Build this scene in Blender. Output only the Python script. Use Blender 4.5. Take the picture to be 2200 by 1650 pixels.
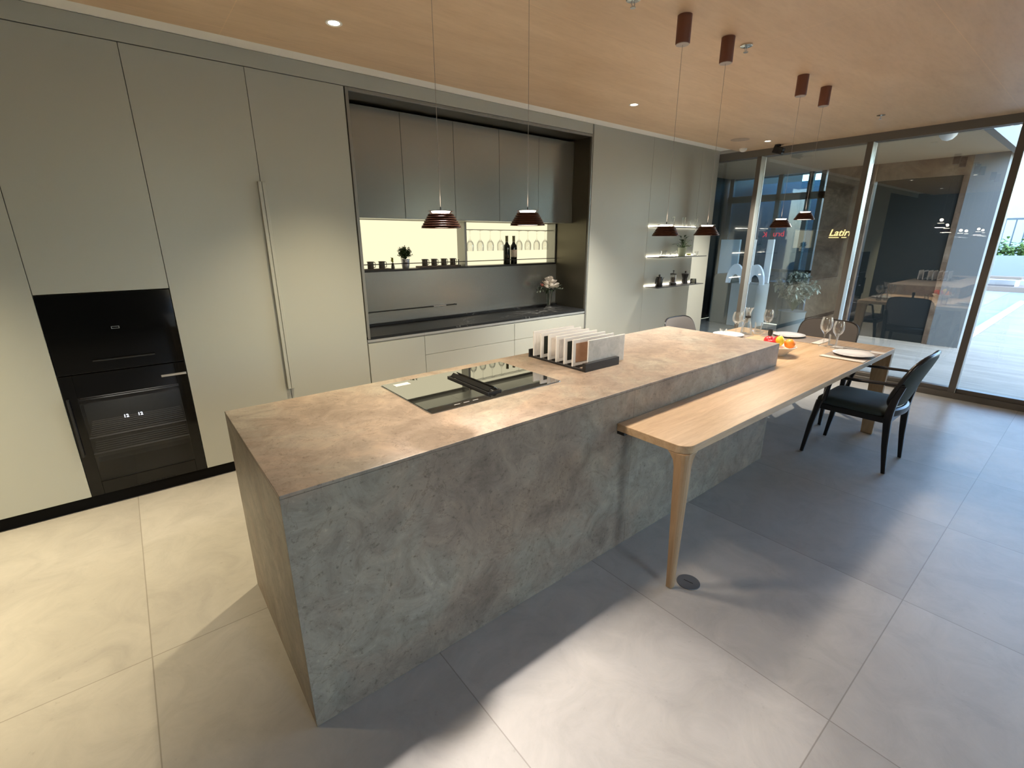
import bpy, bmesh, math, random
from mathutils import Vector, Matrix
random.seed(7)
scn = bpy.context.scene
for o in list(bpy.data.objects): bpy.data.objects.remove(o)

# ------------------------------------------------------------------ camera
cam_d = bpy.data.cameras.new('camera'); cam = bpy.data.objects.new('camera', cam_d)
scn.collection.objects.link(cam); scn.camera = cam
cam_d.sensor_fit = 'HORIZONTAL'; cam_d.sensor_width = 36.0
cam_d.lens = 1011.657/2200*36.0; cam_d.clip_start = 0.05; cam_d.clip_end = 300
R = Matrix(((0.7788090106558248, 0.1857170020410522, -0.5991374801113507),
            (-0.627256693262168, 0.22699263600121689, -0.744998915407955),
            (-0.0023591691557987384, 0.9560248628326059, 0.2932761428530992)))
cam.matrix_world = Matrix.Translation((0.10695, -3.65351, 1.61077)) @ R.to_4x4()

# ------------------------------------------------------------------ view, world
vs = scn.view_settings
vs.view_transform = 'Standard'; vs.look = 'None'; vs.gamma = 1.0; vs.use_curve_mapping = False
vs.exposure = 0.38
W = bpy.data.worlds.new('daylight'); scn.world = W; W.use_nodes = True
nt = W.node_tree; bg = nt.nodes['Background']
sky = nt.nodes.new('ShaderNodeTexSky'); sky.sky_type = 'NISHITA'; sky.sun_disc = False
sky.sun_elevation = math.radians(48); sky.sun_rotation = math.radians(200); sky.altitude = 50; sky.air_density = 1.2; sky.ozone_density = 2.6
nt.links.new(sky.outputs[0], bg.inputs[0]); bg.inputs[1].default_value = 1.9

COL = scn.collection
# ------------------------------------------------------------------ lamps of the room and added fill
def lamp(name, kind, loc, power, color, rot=None, parent=None, **kw):
    d = bpy.data.lights.new(name, kind); d.energy = power; d.color = color
    for k, v in kw.items(): setattr(d, k, v)
    o = bpy.data.objects.new(name, d); COL.objects.link(o); o.location = loc
    if rot: o.rotation_euler = rot
    if parent: o.parent = parent
    return o
WARM = (1.0, 0.80, 0.55); WARM2 = (1.0, 0.83, 0.52)
DOWN_P, PEND_P = [460, 165, 440, 420, 50, 10], 5.2
DOWNLIGHTS = [(-1.30, -0.82), (1.202, -0.82), (3.707, -0.82), (6.184, -0.82), (-.4, -5.2), (2.4, -5.2)]  # far left lamp and those behind the camera are added, never in view

# ------------------------------------------------------------------ helpers
def tag(o, label=None, cat=None, group=None, kind=None):
    if label: o['label'] = label
    if cat: o['category'] = cat
    if group: o['group'] = group
    if kind: o['kind'] = kind
    return o
def thing(name, label, cat, loc=(0, 0, 0), rz=0, group=None):
    o = bpy.data.objects.new(name, None); COL.objects.link(o); o.empty_display_size = .05
    o.location = loc; o.rotation_euler = (0, 0, rz)
    return tag(o, label, cat, group)
def dup(root, loc=None, rz=None, label=None, group=None):
    r = root.copy(); COL.objects.link(r)
    if loc is not None: r.location = loc
    if rz is not None: r.rotation_euler = (0, 0, rz)
    if label: r['label'] = label
    if group: r['group'] = group
    for ch in list(root.children):
        c = ch.copy(); COL.objects.link(c); c.parent = r
        for g in list(ch.children):
            d = g.copy(); COL.objects.link(d); d.parent = c
    return r
class MB:
    def __init__(s): s.v = []; s.f = []
    def add(s, vs_, fs):
        b = len(s.v); s.v += [tuple(x) for x in vs_]; s.f += [tuple(b+i for i in f) for f in fs]; return s
    def box(s, x0, x1, y0, y1, z0, z1):
        return s.add([(x, y, z) for z in (z0, z1) for y in (y0, y1) for x in (x0, x1)],
                     [(0, 2, 3, 1), (4, 5, 7, 6), (0, 1, 5, 4), (2, 6, 7, 3), (0, 4, 6, 2), (1, 3, 7, 5)])
    def obox(s, c, ax, ay, az):
        c, ax, ay, az = map(Vector, (c, ax, ay, az))
        return s.add([c + ax*i + ay*j + az*k for k in (-1, 1) for j in (-1, 1) for i in (-1, 1)],
                     [(0, 2, 3, 1), (4, 5, 7, 6), (0, 1, 5, 4), (2, 6, 7, 3), (0, 4, 6, 2), (1, 3, 7, 5)])
    def lathe(s, prof, n=32, c=(0, 0, 0), closed=False):
        b = len(s.v)
        for r, z in prof:
            for k in range(n):
                a = 2*math.pi*k/n; s.v.append((c[0]+max(r, 1e-5)*math.cos(a), c[1]+max(r, 1e-5)*math.sin(a), c[2]+z))
        m = len(prof)
        for i in range(m-1 if not closed else m):
            j = (i+1) % m
            for k in range(n):
                k2 = (k+1) % n; s.f.append((b+i*n+k, b+i*n+k2, b+j*n+k2, b+j*n+k))
        if not closed:
            s.f.append(tuple(b+k for k in reversed(range(n)))); s.f.append(tuple(b+(m-1)*n+k for k in range(n)))
        return s
    def cyl(s, p0, p1, r0, r1=None, n=16):
        return s.tube([p0, p1], [r0, r0 if r1 is None else r1], n)
    def tube(s, pts, rs, n=10, closed=False, flat=None):
        pts = [Vector(p) for p in pts]; m = len(pts)
        if not hasattr(rs, '__len__'): rs = [rs]*m
        b = len(s.v); up = None
        for i, p in enumerate(pts):
            a = pts[(i-1) % m] if (i > 0 or closed) else p
            c = pts[(i+1) % m] if (i < m-1 or closed) else p
            t = (c-a).normalized()
            if up is None:
                up = Vector((0, 0, 1)) if abs(t.z) < .9 else Vector((1, 0, 0))
            u = (up - t*up.dot(t)).normalized(); w = t.cross(u); up = u
            for k in range(n):
                an = 2*math.pi*k/n
                fu = 1 if flat is None else flat
                s.v.append(tuple(p + (u*math.cos(an)*fu + w*math.sin(an))*rs[i]))
        for i in range(m if closed else m-1):
            j = (i+1) % m
            for k in range(n):
                k2 = (k+1) % n; s.f.append((b+i*n+k, b+i*n+k2, b+j*n+k2, b+j*n+k))
        if not closed:
            s.f.append(tuple(b+k for k in reversed(range(n)))); s.f.append(tuple(b+(m-1)*n+k for k in range(n)))
        return s
    def loft(s, rings):
        b = len(s.v); n = len(rings[0])
        for r in rings: s.v += [tuple(p) for p in r]
        for i in range(len(rings)-1):
            for k in range(n):
                k2 = (k+1) % n; s.f.append((b+i*n+k, b+i*n+k2, b+(i+1)*n+k2, b+(i+1)*n+k))
        s.f.append(tuple(b+k for k in reversed(range(n)))); s.f.append(tuple(b+(len(rings)-1)*n+k for k in range(n)))
        return s
    def prism(s, poly, z0, z1):
        return s.loft([[(x, y, z0) for x, y in poly], [(x, y, z1) for x, y in poly]])
    def ball(s, c, r, n=14, sz=1.0):
        prof = [(r*math.sin(math.pi*i/n), -r*sz*math.cos(math.pi*i/n)) for i in range(n+1)]
        return s.lathe(prof, n*2, c)
    def leaf(s, base, d, L, w, bend=.3):
        d = Vector(d).normalized(); side = d.cross(Vector((0, 0, 1)))
        if side.length < .1: side = Vector((1, 0, 0))
        side.normalize(); nrm = side.cross(d)
        base = Vector(base); n = 4; vs_ = []
        for i in range(n+1):
            t = i/n; p = base + d*L*t - nrm*(-bend)*L*(t-t*t)*.0 + Vector((0, 0, -bend*L*t*t))
            ww = w*math.sin(math.pi*min(.98, .08+.92*t))**.8
            vs_ += [p-side*ww+nrm*ww*.3, p, p+side*ww+nrm*ww*.3]
        fs = []
        for i in range(n):
            a = i*3; fs += [(a, a+1, a+4, a+3), (a+1, a+2, a+5, a+4)]
        return s.add(vs_, fs)
    def build(s, name, mat, parent=None, smooth=False, bevel=0, seg=2, sub=0, weld=False):
        me = bpy.data.meshes.new(name); me.from_pydata(s.v, [], s.f); me.update()
        bm = bmesh.new(); bm.from_mesh(me)
        if weld: bmesh.ops.remove_doubles(bm, verts=bm.verts, dist=1e-4)
        bmesh.ops.recalc_face_normals(bm, faces=bm.faces); bm.to_mesh(me); bm.free()
        o = bpy.data.objects.new(name, me); COL.objects.link(o)
        mats = mat if isinstance(mat, (list, tuple)) else [mat]
        for m in mats: me.materials.append(m)
        if smooth:
            me.polygons.foreach_set('use_smooth', [True]*len(me.polygons))
            try: me.set_sharp_from_angle(angle=math.radians(42))
            except Exception: pass
        if bevel:
            b = o.modifiers.new('bevel', 'BEVEL'); b.width = bevel; b.segments = seg; b.limit_method = 'ANGLE'; b.angle_limit = math.radians(40)
        if sub:
            b = o.modifiers.new('sub', 'SUBSURF'); b.levels = sub; b.render_levels = sub
        if parent: o.parent = parent
        return o
def bx(name, mat, dims, parent=None, bevel=0.0015, seg=1):
    return MB().box(*dims).build(name, mat, parent, bevel=bevel, seg=seg)
def struct(o): o['kind'] = 'structure'; return o
def text(name, body, size, mat, loc, rot, parent=None, extrude=.004, mirror=False, shear=0.0, offset=0.0):
    cu = bpy.data.curves.new(name, 'FONT'); cu.body = body; cu.size = size; cu.extrude = extrude; cu.shear = shear; cu.offset = offset
    t = bpy.data.objects.new('tmp', cu); COL.objects.link(t)
    dg = bpy.context.evaluated_depsgraph_get(); me = bpy.data.meshes.new_from_object(t.evaluated_get(dg))
    bpy.data.objects.remove(t)
    if mirror: me.transform(Matrix.Scale(-1, 4, (1, 0, 0)))
    me.name = name; o = bpy.data.objects.new(name, me); COL.objects.link(o); me.materials.clear(); me.materials.append(mat)
    o.location = loc; o.rotation_euler = rot
    if parent: o.parent = parent
    return o
def rrect(x0, x1, y0, y1, r, n=6):
    pts = []
    for cx, cy, a0 in ((x1-r, y1-r, 0), (x0+r, y1-r, 90), (x0+r, y0+r, 180), (x1-r, y0+r, 270)):
        for i in range(n+1):
            a = math.radians(a0 + 90*i/n); pts.append((cx+r*math.cos(a), cy+r*math.sin(a)))
    return pts

# ------------------------------------------------------------------ materials
def mat(name, color=(.5, .5, .5), rough=.5, metal=0.0, spec=.5, coat=0.0, emis=None, estr=0.0, sheen=0.0):
    m = bpy.data.materials.new(name); m.use_nodes = True; p = m.node_tree.nodes['Principled BSDF']
    p.inputs['Base Color'].default_value = (*color, 1); p.inputs['Roughness'].default_value = rough
    p.inputs['Metallic'].default_value = metal; p.inputs['Specular IOR Level'].default_value = spec
    p.inputs['Coat Weight'].default_value = coat; p.inputs['Sheen Weight'].default_value = sheen
    if emis: p.inputs['Emission Color'].default_value = (*emis, 1); p.inputs['Emission Strength'].default_value = estr
    return m
def nodes(m): return m.node_tree.nodes, m.node_tree.links, m.node_tree.nodes['Principled BSDF']
def noise(N, L, scale, detail=6, rough=.6, vec=None, dist=0.0):
    n = N.new('ShaderNodeTexNoise'); n.inputs['Scale'].default_value = scale; n.inputs['Detail'].default_value = detail
    n.inputs['Roughness'].default_value = rough; n.inputs['Distortion'].default_value = dist
    if vec: L.new(vec, n.inputs['Vector'])
    return n
def ramp(N, L, fac, stops):
    r = N.new('ShaderNodeValToRGB'); L.new(fac, r.inputs[0]); e = r.color_ramp.elements
    while len(e) < len(stops): e.new(.5)
    for i, (p, c) in enumerate(stops): e[i].position = p; e[i].color = (*c, 1)
    return r
def mixc(N, L, mode, fac, a, b):
    x = N.new('ShaderNodeMix'); x.data_type = 'RGBA'; x.blend_type = mode
    if hasattr(fac, 'links'): L.new(fac, x.inputs[0])
    else: x.inputs[0].default_value = fac
    for i, v in ((6, a), (7, b)):
        if hasattr(v, 'links'): L.new(v, x.inputs[i])
        else: x.inputs[i].default_value = (*v, 1)
    return x.outputs[2]
def mathn(N, L, op, a, b=None, c=None):
    x = N.new('ShaderNodeMath'); x.operation = op
    for i, v in enumerate((a, b, c)):
        if v is None: continue
        if hasattr(v, 'links'): L.new(v, x.inputs[i])
        else: x.inputs[i].default_value = v
    return x.outputs[0]
def wpos(N, L, scale=(1, 1, 1), rot=(0, 0, 0)):
    g = N.new('ShaderNodeNewGeometry'); mp = N.new('ShaderNodeMapping'); L.new(g.outputs['Position'], mp.inputs[0])
    mp.inputs['Scale'].default_value = scale; mp.inputs['Rotation'].default_value = rot
    return mp.outputs[0]
def bump(N, L, p, h, strength, dist=.002):
    b = N.new('ShaderNodeBump'); b.inputs['Strength'].default_value = strength; b.inputs['Distance'].default_value = dist
    L.new(h, b.inputs['Height']); L.new(b.outputs[0], p.inputs['Normal'])

M = {}
M['darkwall'] = mat('dark_wall_paint', (.15, .145, .135), .8)
M['paint'] = mat('greige_lacquer', (.42, .43, .385), .38)
M['white_plaster'] = mat('white_plaster', (.74, .73, .70), .8)
M['black'] = mat('black_satin', (.012, .012, .013), .35)
M['gapdark'] = mat('shadow_gap', (.010, .009, .008), .9, spec=.1)
M['blackglass'] = mat('black_glass', (.004, .004, .004), .07, spec=.35)
M['darkpanel'] = mat('smoked_metal_panel', (.37, .395, .385), .26, metal=.8)
M['sidelining'] = mat('black_side_panel', (.13, .118, .09), .36, metal=.85)
M['framemetal'] = mat('grey_aluminium', (.30, .30, .28), .38, metal=.7)
M['channel'] = mat('light_aluminium', (.52, .53, .52), .35, metal=.6)
M['steel'] = mat('brushed_steel', (.62, .62, .62), .28, metal=1)
M['chrome'] = mat('chrome', (.85, .85, .85), .08, metal=1)
M['copper'] = mat('bronze_lacquer', (.080, .031, .019), .26, metal=.5, spec=.5)
M['canopy'] = mat('brown_canopy', (.17, .06, .035), .5)
M['canopycap'] = mat('grey_canopy_cap', (.42, .36, .33), .4, metal=.5)
M['cable'] = mat('cable', (.35, .30, .26), .5)
M['whiteplastic'] = mat('white_plastic', (.8, .79, .75), .4)
M['porcelain'] = mat('porcelain', (.88, .88, .87), .12, coat=.3)
M['mull'] = mat('mullion_brown_grey', (.14, .125, .11), .4, metal=.35)
M['mullside'] = mat('mullion_light', (.5, .5, .48), .35, metal=.5)  # paler copy of the mullion colour, daylight painted in
M['chairwood'] = mat('ebony_wood', (.010, .008, .008), .28)
M['fabric_green'] = mat('dark_green_velvet', (.022, .032, .028), .8, sheen=.12)
M['fabric_taupe'] = mat('taupe_weave', (.10, .090, .086), .85, sheen=.1)
M['placemat'] = mat('taupe_placemat', (.28, .23, .19), .75)
M['linen'] = mat('linen_napkin', (.62, .57, .50), .85)
M['bowl'] = mat('cream_bowl', (.78, .70, .60), .4)
M['apple'] = mat('red_apple', (.62, .03, .04), .25)
M['orange'] = mat('orange_peel', (.90, .27, .03), .4)
M['lemon'] = mat('yellow_lemon', (.85, .62, .05), .35)
M['leaf'] = mat('green_leaf', (.055, .10, .035), .5)
M['leafdark'] = mat('dark_leaf', (.02, .045, .018), .4)
M['leafgrey'] = mat('silver_leaf', (.16, .19, .15), .6)
M['leafyellow'] = mat('yellow_green', (.30, .30, .03), .5)
M['soil'] = mat('soil', (.03, .02, .015), .9)
M['petal'] = mat('white_petal', (.75, .70, .64), .6)
M['petalpink'] = mat('pink_petal', (.55, .22, .18), .6)
M['zinc'] = mat('zinc_bucket', (.45, .46, .50), .35, metal=.7)
M['potgreen'] = mat('pale_green_pot', (.45, .52, .38), .5)
M['bottle'] = mat('dark_bottle_glass', (.006, .008, .006), .06)
M['label'] = mat('wine_label', (.62, .56, .48), .6)
M['foil'] = mat('olive_foil', (.12, .11, .05), .35, metal=.4)
M['smoke'] = mat('smoked_cup_glass', (.10, .085, .07), .12)
M['traywood'] = mat('dark_tray', (.10, .07, .05), .5)
M['concrete'] = mat('grey_concrete', (.13, .14, .138), .8)
M['charcoal'] = mat('charcoal_cladding', (.009, .012, .012), .5, spec=.25)
M['kerb'] = mat('pale_kerb', (.30, .31, .31), .7)
M['gardenwall'] = mat('white_garden_wall', (.20, .225, .235), .8)
M['brownedge'] = mat('brown_timber_edge', (.17, .13, .10), .7)
M['whitecounter'] = mat('pale_counter', (.30, .33, .32), .6)
M['whiteshell'] = mat('white_shell', (.72, .80, .84), .4)
M['bluepanel'] = mat('blue_panel', (.30, .45, .55), .4)
M['darkteal'] = mat('dark_teal', (.012, .032, .035), .4)
M['rail'] = mat('dark_railing', (.05, .07, .09), .5)
M['planter'] = mat('grey_planter', (.09, .11, .11), .7)
M['socket'] = mat('floor_socket_metal', (.16, .17, .19), .45, metal=.6)

def emit(name, color, s):
    m = bpy.data.materials.new(name); m.use_nodes = True; N, L = m.node_tree.nodes, m.node_tree.links; N.clear()
    e = N.new('ShaderNodeEmission'); o = N.new('ShaderNodeOutputMaterial'); e.inputs[0].default_value = (*color, 1); e.inputs[1].default_value = s
    L.new(e.outputs[0], o.inputs[0]); return m
M['led'] = emit('led_strip', (1, .90, .74), 7)
M['lampglow'] = emit('lamp_glow', (1, .86, .66), 9)
M['diffuser'] = emit('pendant_diffuser', (1, .88, .70), 6)
M['digits'] = emit('led_digits', (.85, .9, 1), 1.6)
M['signwarm'] = emit('warm_sign', (1, .72, .30), 1.7)
M['signred'] = emit('red_sign', (.9, .06, .09), .7)  # glow standing in for a sign's reflection
def backlight():
    m = bpy.data.materials.new('backlit_glass'); m.use_nodes = True; N, L = m.node_tree.nodes, m.node_tree.links; N.clear()
    e = N.new('ShaderNodeEmission'); o = N.new('ShaderNodeOutputMaterial')
    e.inputs[0].default_value = (1.0, .91, .60, 1); e.inputs[1].default_value = .86
    L.new(e.outputs[0], o.inputs[0]); return m
M['backlight'] = backlight()
def glass(name, tint=(1, 1, 1), ior=1.5, rough=0.0, boost=1.0):
    m = bpy.data.materials.new(name); m.use_nodes = True; N, L = m.node_tree.nodes, m.node_tree.links; N.clear()
    t = N.new('ShaderNodeBsdfTransparent'); t.inputs[0].default_value = (*tint, 1)
    g = N.new('ShaderNodeBsdfGlossy'); g.inputs['Roughness'].default_value = rough
    f = N.new('ShaderNodeFresnel'); f.inputs[0].default_value = ior
    fac = mathn(N, L, 'MULTIPLY', f.outputs[0], boost); fac = mathn(N, L, 'MINIMUM', fac, 1.0)
    x = N.new('ShaderNodeMixShader'); o = N.new('ShaderNodeOutputMaterial')
    L.new(fac, x.inputs[0]); L.new(t.outputs[0], x.inputs[1]); L.new(g.outputs[0], x.inputs[2]); L.new(x.outputs[0], o.inputs[0])
    return m
M['pane'] = glass('window_glass', (.90, .94, .95), 1.5, boost=3.0)
M['tint'] = glass('tinted_cooler_glass', (.55, .55, .55), 1.45)
def clear_glass():
    m = bpy.data.materials.new('clear_glassware'); m.use_nodes = True; N, L = m.node_tree.nodes, m.node_tree.links; N.clear()
    t = N.new('ShaderNodeBsdfTransparent'); t.inputs[0].default_value = (.975, .98, .975, 1)
    g = N.new('ShaderNodeBsdfGlossy'); g.inputs['Roughness'].default_value = .04
    d = N.new('ShaderNodeBsdfDiffuse'); d.inputs[0].default_value = (.9, .9, .88, 1)
    f = N.new('ShaderNodeFresnel'); f.inputs[0].default_value = 1.45
    fac = mathn(N, L, 'MINIMUM', mathn(N, L, 'MULTIPLY', f.outputs[0], 1.2), .42)
    x = N.new('ShaderNodeMixShader'); L.new(fac, x.inputs[0]); L.new(t.outputs[0], x.inputs[1]); L.new(g.outputs[0], x.inputs[2])
    fd = mathn(N, L, 'MULTIPLY', f.outputs[0], .22)
    y = N.new('ShaderNodeMixShader'); L.new(fd, y.inputs[0]); L.new(x.outputs[0], y.inputs[1]); L.new(d.outputs[0], y.inputs[2])
    o = N.new('ShaderNodeOutputMaterial'); L.new(y.outputs[0], o.inputs[0]); return m
M['glassware'] = clear_glass()
M['facade'] = glass('facade_glass', (.45, .60, .66), 1.5)

def stone():
    m = mat('taupe_sintered_stone', rough=.42); N, L, p = nodes(m)
    v = wpos(N, L)
    a = noise(N, L, 1.5, 6, .62, v, .5); b = noise(N, L, 7, 10, .72, v, 1.0); c = noise(N, L, 55, 6, .7, v)
    base = ramp(N, L, a.outputs[0], [(.34, (.175, .138, .112)), (.47, (.225, .182, .150)), (.56, (.225, .202, .172)), (.66, (.262, .240, .210))]).outputs[0]
    mot = ramp(N, L, b.outputs[0], [(.30, (.55, .52, .50)), (.5, (1, 1, 1)), (.68, (1.38, 1.34, 1.28))]).outputs[0]
    x = mixc(N, L, 'MULTIPLY', .85, base, mot)
    sp = ramp(N, L, c.outputs[0], [(.30, (.50, .47, .44)), (.43, (1, 1, 1)), (.60, (1, 1, 1)), (.72, (1.4, 1.36, 1.3))]).outputs[0]
    x = mixc(N, L, 'MULTIPLY', 1, x, sp)
    # hairline cracks
    w = noise(N, L, 2.3, 9, .6, v, 1.6)
    d = mathn(N, L, 'ABSOLUTE', mathn(N, L, 'SUBTRACT', w.outputs[0], .5))
    ln = ramp(N, L, d, [(0, (.66, .63, .6)), (.006, (1, 1, 1))]).outputs[0]
    ms = ramp(N, L, b.outputs[0], [(.42, (0, 0, 0)), (.52, (1, 1, 1))]).outputs[0]
    ln2 = mixc(N, L, 'MIX', ms, (1, 1, 1), ln)
    x = mixc(N, L, 'MULTIPLY', .9, x, ln2)
    L.new(mixc(N, L, 'MULTIPLY', 1, x, (1.22, 1.20, 1.16)), p.inputs['Base Color'])
    bump(N, L, p, b.outputs[0], .18, .003)
    return m
M['stone'] = stone()
def floor_mat():
    m = mat('porcelain_floor', rough=.42); N, L, p = nodes(m)
    g = N.new('ShaderNodeNewGeometry'); s = N.new('ShaderNodeSeparateXYZ'); L.new(g.outputs['Position'], s.inputs[0])
    def tile(o, off, pitch):
        t = mathn(N, L, 'DIVIDE', mathn(N, L, 'SUBTRACT', o, off), pitch)
        fl = mathn(N, L, 'FLOOR', t); fr = mathn(N, L, 'SUBTRACT', t, fl)
        e = mathn(N, L, 'MULTIPLY', mathn(N, L, 'MINIMUM', fr, mathn(N, L, 'SUBTRACT', 1.0, fr)), pitch)
        return fl, e
    fx, ex = tile(s.outputs[0], -.09, .915); fy, ey = tile(s.outputs[1], .241, 1.815)
    e = mathn(N, L, 'MINIMUM', ex, ey)
    cmb = N.new('ShaderNodeCombineXYZ'); L.new(fx, cmb.inputs[0]); L.new(fy, cmb.inputs[1])
    wn = N.new('ShaderNodeTexWhiteNoise'); wn.noise_dimensions = '3D'; L.new(cmb.outputs[0], wn.inputs['Vector'])
    # per-tile offset of the pattern so tiles differ at their joints
    sc = N.new('ShaderNodeVectorMath'); sc.operation = 'SCALE'; L.new(wn.outputs['Color'], sc.inputs[0]); sc.inputs['Scale'].default_value = 9
    ad = N.new('ShaderNodeVectorMath'); ad.operation = 'ADD'; L.new(sc.outputs[0], ad.inputs[0]); L.new(g.outputs['Position'], ad.inputs[1])
    a = noise(N, L, .9, 5, .55, ad.outputs[0], .3); b = noise(N, L, 5, 9, .7, ad.outputs[0], .8); c = noise(N, L, 30, 5, .7, ad.outputs[0])
    base = ramp(N, L, a.outputs[0], [(.32, (.36, .345, .325)), (.6, (.43, .415, .395))]).outputs[0]
    mot = ramp(N, L, b.outputs[0], [(.28, (.86, .86, .86)), (.5, (1, 1, 1)), (.70, (1.10, 1.10, 1.10))]).outputs[0]
    x = mixc(N, L, 'MULTIPLY', 1, base, mot)
    x = mixc(N, L, 'MULTIPLY', .8, x, ramp(N, L, c.outputs[0], [(.26, (.80, .79, .78)), (.36, (1, 1, 1)), (.68, (1, 1, 1)), (.78, (1.12, 1.12, 1.12))]).outputs[0])
    tv = N.new('ShaderNodeMapRange'); L.new(wn.outputs['Value'], tv.inputs[0]); tv.inputs[3].default_value = .93; tv.inputs[4].default_value = 1.05
    tvc = N.new('ShaderNodeCombineColor'); [L.new(tv.outputs[0], tvc.inputs[i]) for i in range(3)]
    x = mixc(N, L, 'MULTIPLY', 1, x, tvc.outputs[0])
    j = N.new('ShaderNodeMapRange'); L.new(e, j.inputs[0]); j.inputs[1].default_value = .0012; j.inputs[2].default_value = .0028
    jr = ramp(N, L, j.outputs[0], [(0, (.62, .60, .57)), (1, (1, 1, 1))]).outputs[0]
    x = mixc(N, L, 'MULTIPLY', 1, x, jr)
    L.new(x, p.inputs['Base Color'])
    bump(N, L, p, b.outputs[0], .06, .002)
    return m
M['floor'] = floor_mat()
def wood(name, c0, c1, sx=(1, 14, 14), rough=.45, fig=.35, scale=1.6, seams=None):
    m = mat(name, rough=rough); N, L, p = nodes(m)
    v = wpos(N, L, sx)
    a = noise(N, L, scale, 8, .62, v, .7); f = noise(N, L, scale*7, 5, .6, v, .2); big = noise(N, L, scale*.45, 3, .5, v, .4)
    base = ramp(N, L, a.outputs[0], [(.33, c0), (.66, c1)]).outputs[0]
    x = mixc(N, L, 'MULTIPLY', fig, base, ramp(N, L, f.outputs[0], [(.3, (.72, .68, .62)), (.55, (1, 1, 1))]).outputs[0])
    x = mixc(N, L, 'MULTIPLY', fig, x, ramp(N, L, big.outputs[0], [(.35, (.82, .80, .78)), (.6, (1.06, 1.06, 1.06))]).outputs[0])
    if seams:
        g = N.new('ShaderNodeNewGeometry'); s = N.new('ShaderNodeSeparateXYZ'); L.new(g.outputs['Position'], s.inputs[0])
        es = []
        for axis, off, pitch in seams:
            t = mathn(N, L, 'DIVIDE', mathn(N, L, 'SUBTRACT', s.outputs[axis], off), pitch)
            fr = mathn(N, L, 'FRACT', t)
            es.append(mathn(N, L, 'MULTIPLY', mathn(N, L, 'MINIMUM', fr, mathn(N, L, 'SUBTRACT', 1.0, fr)), pitch))
        e = es[0] if len(es) == 1 else mathn(N, L, 'MINIMUM', es[0], es[1])
        j = N.new('ShaderNodeMapRange'); L.new(e, j.inputs[0]); j.inputs[1].default_value = .001; j.inputs[2].default_value = .003
        x = mixc(N, L, 'MULTIPLY', 1, x, ramp(N, L, j.outputs[0], [(0, (1.12, 1.10, 1.05)), (1, (1, 1, 1))]).outputs[0])
    L.new(x, p.inputs['Base Color'])
    return m
M['ceilwood'] = wood('ceiling_laminate', (.64, .465, .305), (.72, .54, .365), (1, 5, 5), .42, .22, 1.2, seams=[(1, -2.833, 1.22), (0, 3.2, 2.44)])
M['oak'] = wood('light_oak', (.43, .29, .165), (.58, .42, .265), (1.2, 11, 11), .4, .38, 1.7)
M['oakleg'] = wood('light_oak_leg', (.34, .215, .115), (.46, .31, .18), (14, 14, 1.2), .4, .3, 1.7)
M['deck'] = wood('terrace_decking', (.165, .148, .112), (.26, .235, .185), (9, .8, 9), .7, .5, 1.5, seams=[(0, 0, .14)])
def pillar_mat():
    m = mat('brown_marble', rough=.35); N, L, p = nodes(m); v = wpos(N, L)
    a = noise(N, L, 1.8, 10, .72, v, 1.2); b = noise(N, L, 9, 8, .7, v)
    x = ramp(N, L, a.outputs[0], [(.34, (.055, .030, .018)), (.48, (.105, .068, .043)), (.62, (.165, .122, .082)), (.74, (.24, .19, .14))]).outputs[0]
    x = mixc(N, L, 'MULTIPLY', .8, x, ramp(N, L, b.outputs[0], [(.3, (.6, .55, .5)), (.6, (1.15, 1.15, 1.15))]).outputs[0])
    L.new(x, p.inputs['Base Color']); return m
M['marble'] = pillar_mat()
def counter_mat():
    m = mat('black_stone', rough=.42, spec=.25); N, L, p = nodes(m); v = wpos(N, L, (.8, 1.6, 1))
    w = noise(N, L, 2.6, 7, .6, v, 1.3); k = noise(N, L, 1.7, 2, .5, v)
    d = mathn(N, L, 'ABSOLUTE', mathn(N, L, 'SUBTRACT', w.outputs[0], .5))
    ln = ramp(N, L, d, [(0, (.34, .34, .33)), (.008, (.014, .015, .016))]).outputs[0]
    ms = ramp(N, L, k.outputs[0], [(.56, (0, 0, 0)), (.62, (1, 1, 1))]).outputs[0]
    L.new(mixc(N, L, 'MIX', ms, (.014, .015, .016), ln), p.inputs['Base Color']); return m
M['counter'] = counter_mat()
def foliage(name, c0, c1):
    m = mat(name, rough=.6); N, L, p = nodes(m); n = noise(N, L, 12, 3, .5, wpos(N, L))
    L.new(ramp(N, L, n.outputs[0], [(.35, c0), (.65, c1)]).outputs[0], p.inputs['Base Color']); return m
M['hedge'] = foliage('hedge_green', (.03, .07, .02), (.16, .26, .06))
M['tree'] = foliage('tree_green', (.02, .05, .025), (.10, .17, .09))
def sample_mat(name, c0, c1, sc=18):
    m = mat(name, rough=.4); N, L, p = nodes(m); n = noise(N, L, sc, 6, .65, wpos(N, L), .6)
    L.new(ramp(N, L, n.outputs[0], [(.35, c0), (.65, c1)]).outputs[0], p.inputs['Base Color']); return m
M['s_grey'] = sample_mat('grey_stone_sample', (.38, .37, .35), (.52, .50, .47))
M['s_black'] = sample_mat('black_stone_sample', (.008, .010, .009), (.02, .025, .02))
M['s_brown'] = sample_mat('brown_stone_sample', (.26, .14, .08), (.36, .21, .13), 8)
M['s_beige'] = sample_mat('beige_stone_sample', (.50, .45, .41), (.60, .56, .52))
M['s_fog'] = sample_mat('fog_stone_sample', (.36, .35, .35), (.50, .48, .47))
M['s_pale'] = sample_mat('pale_stone_sample', (.50, .50, .49), (.66, .66, .65))
M['s_white'] = mat('white_sample_board', (.60, .595, .585), .5)

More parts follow.
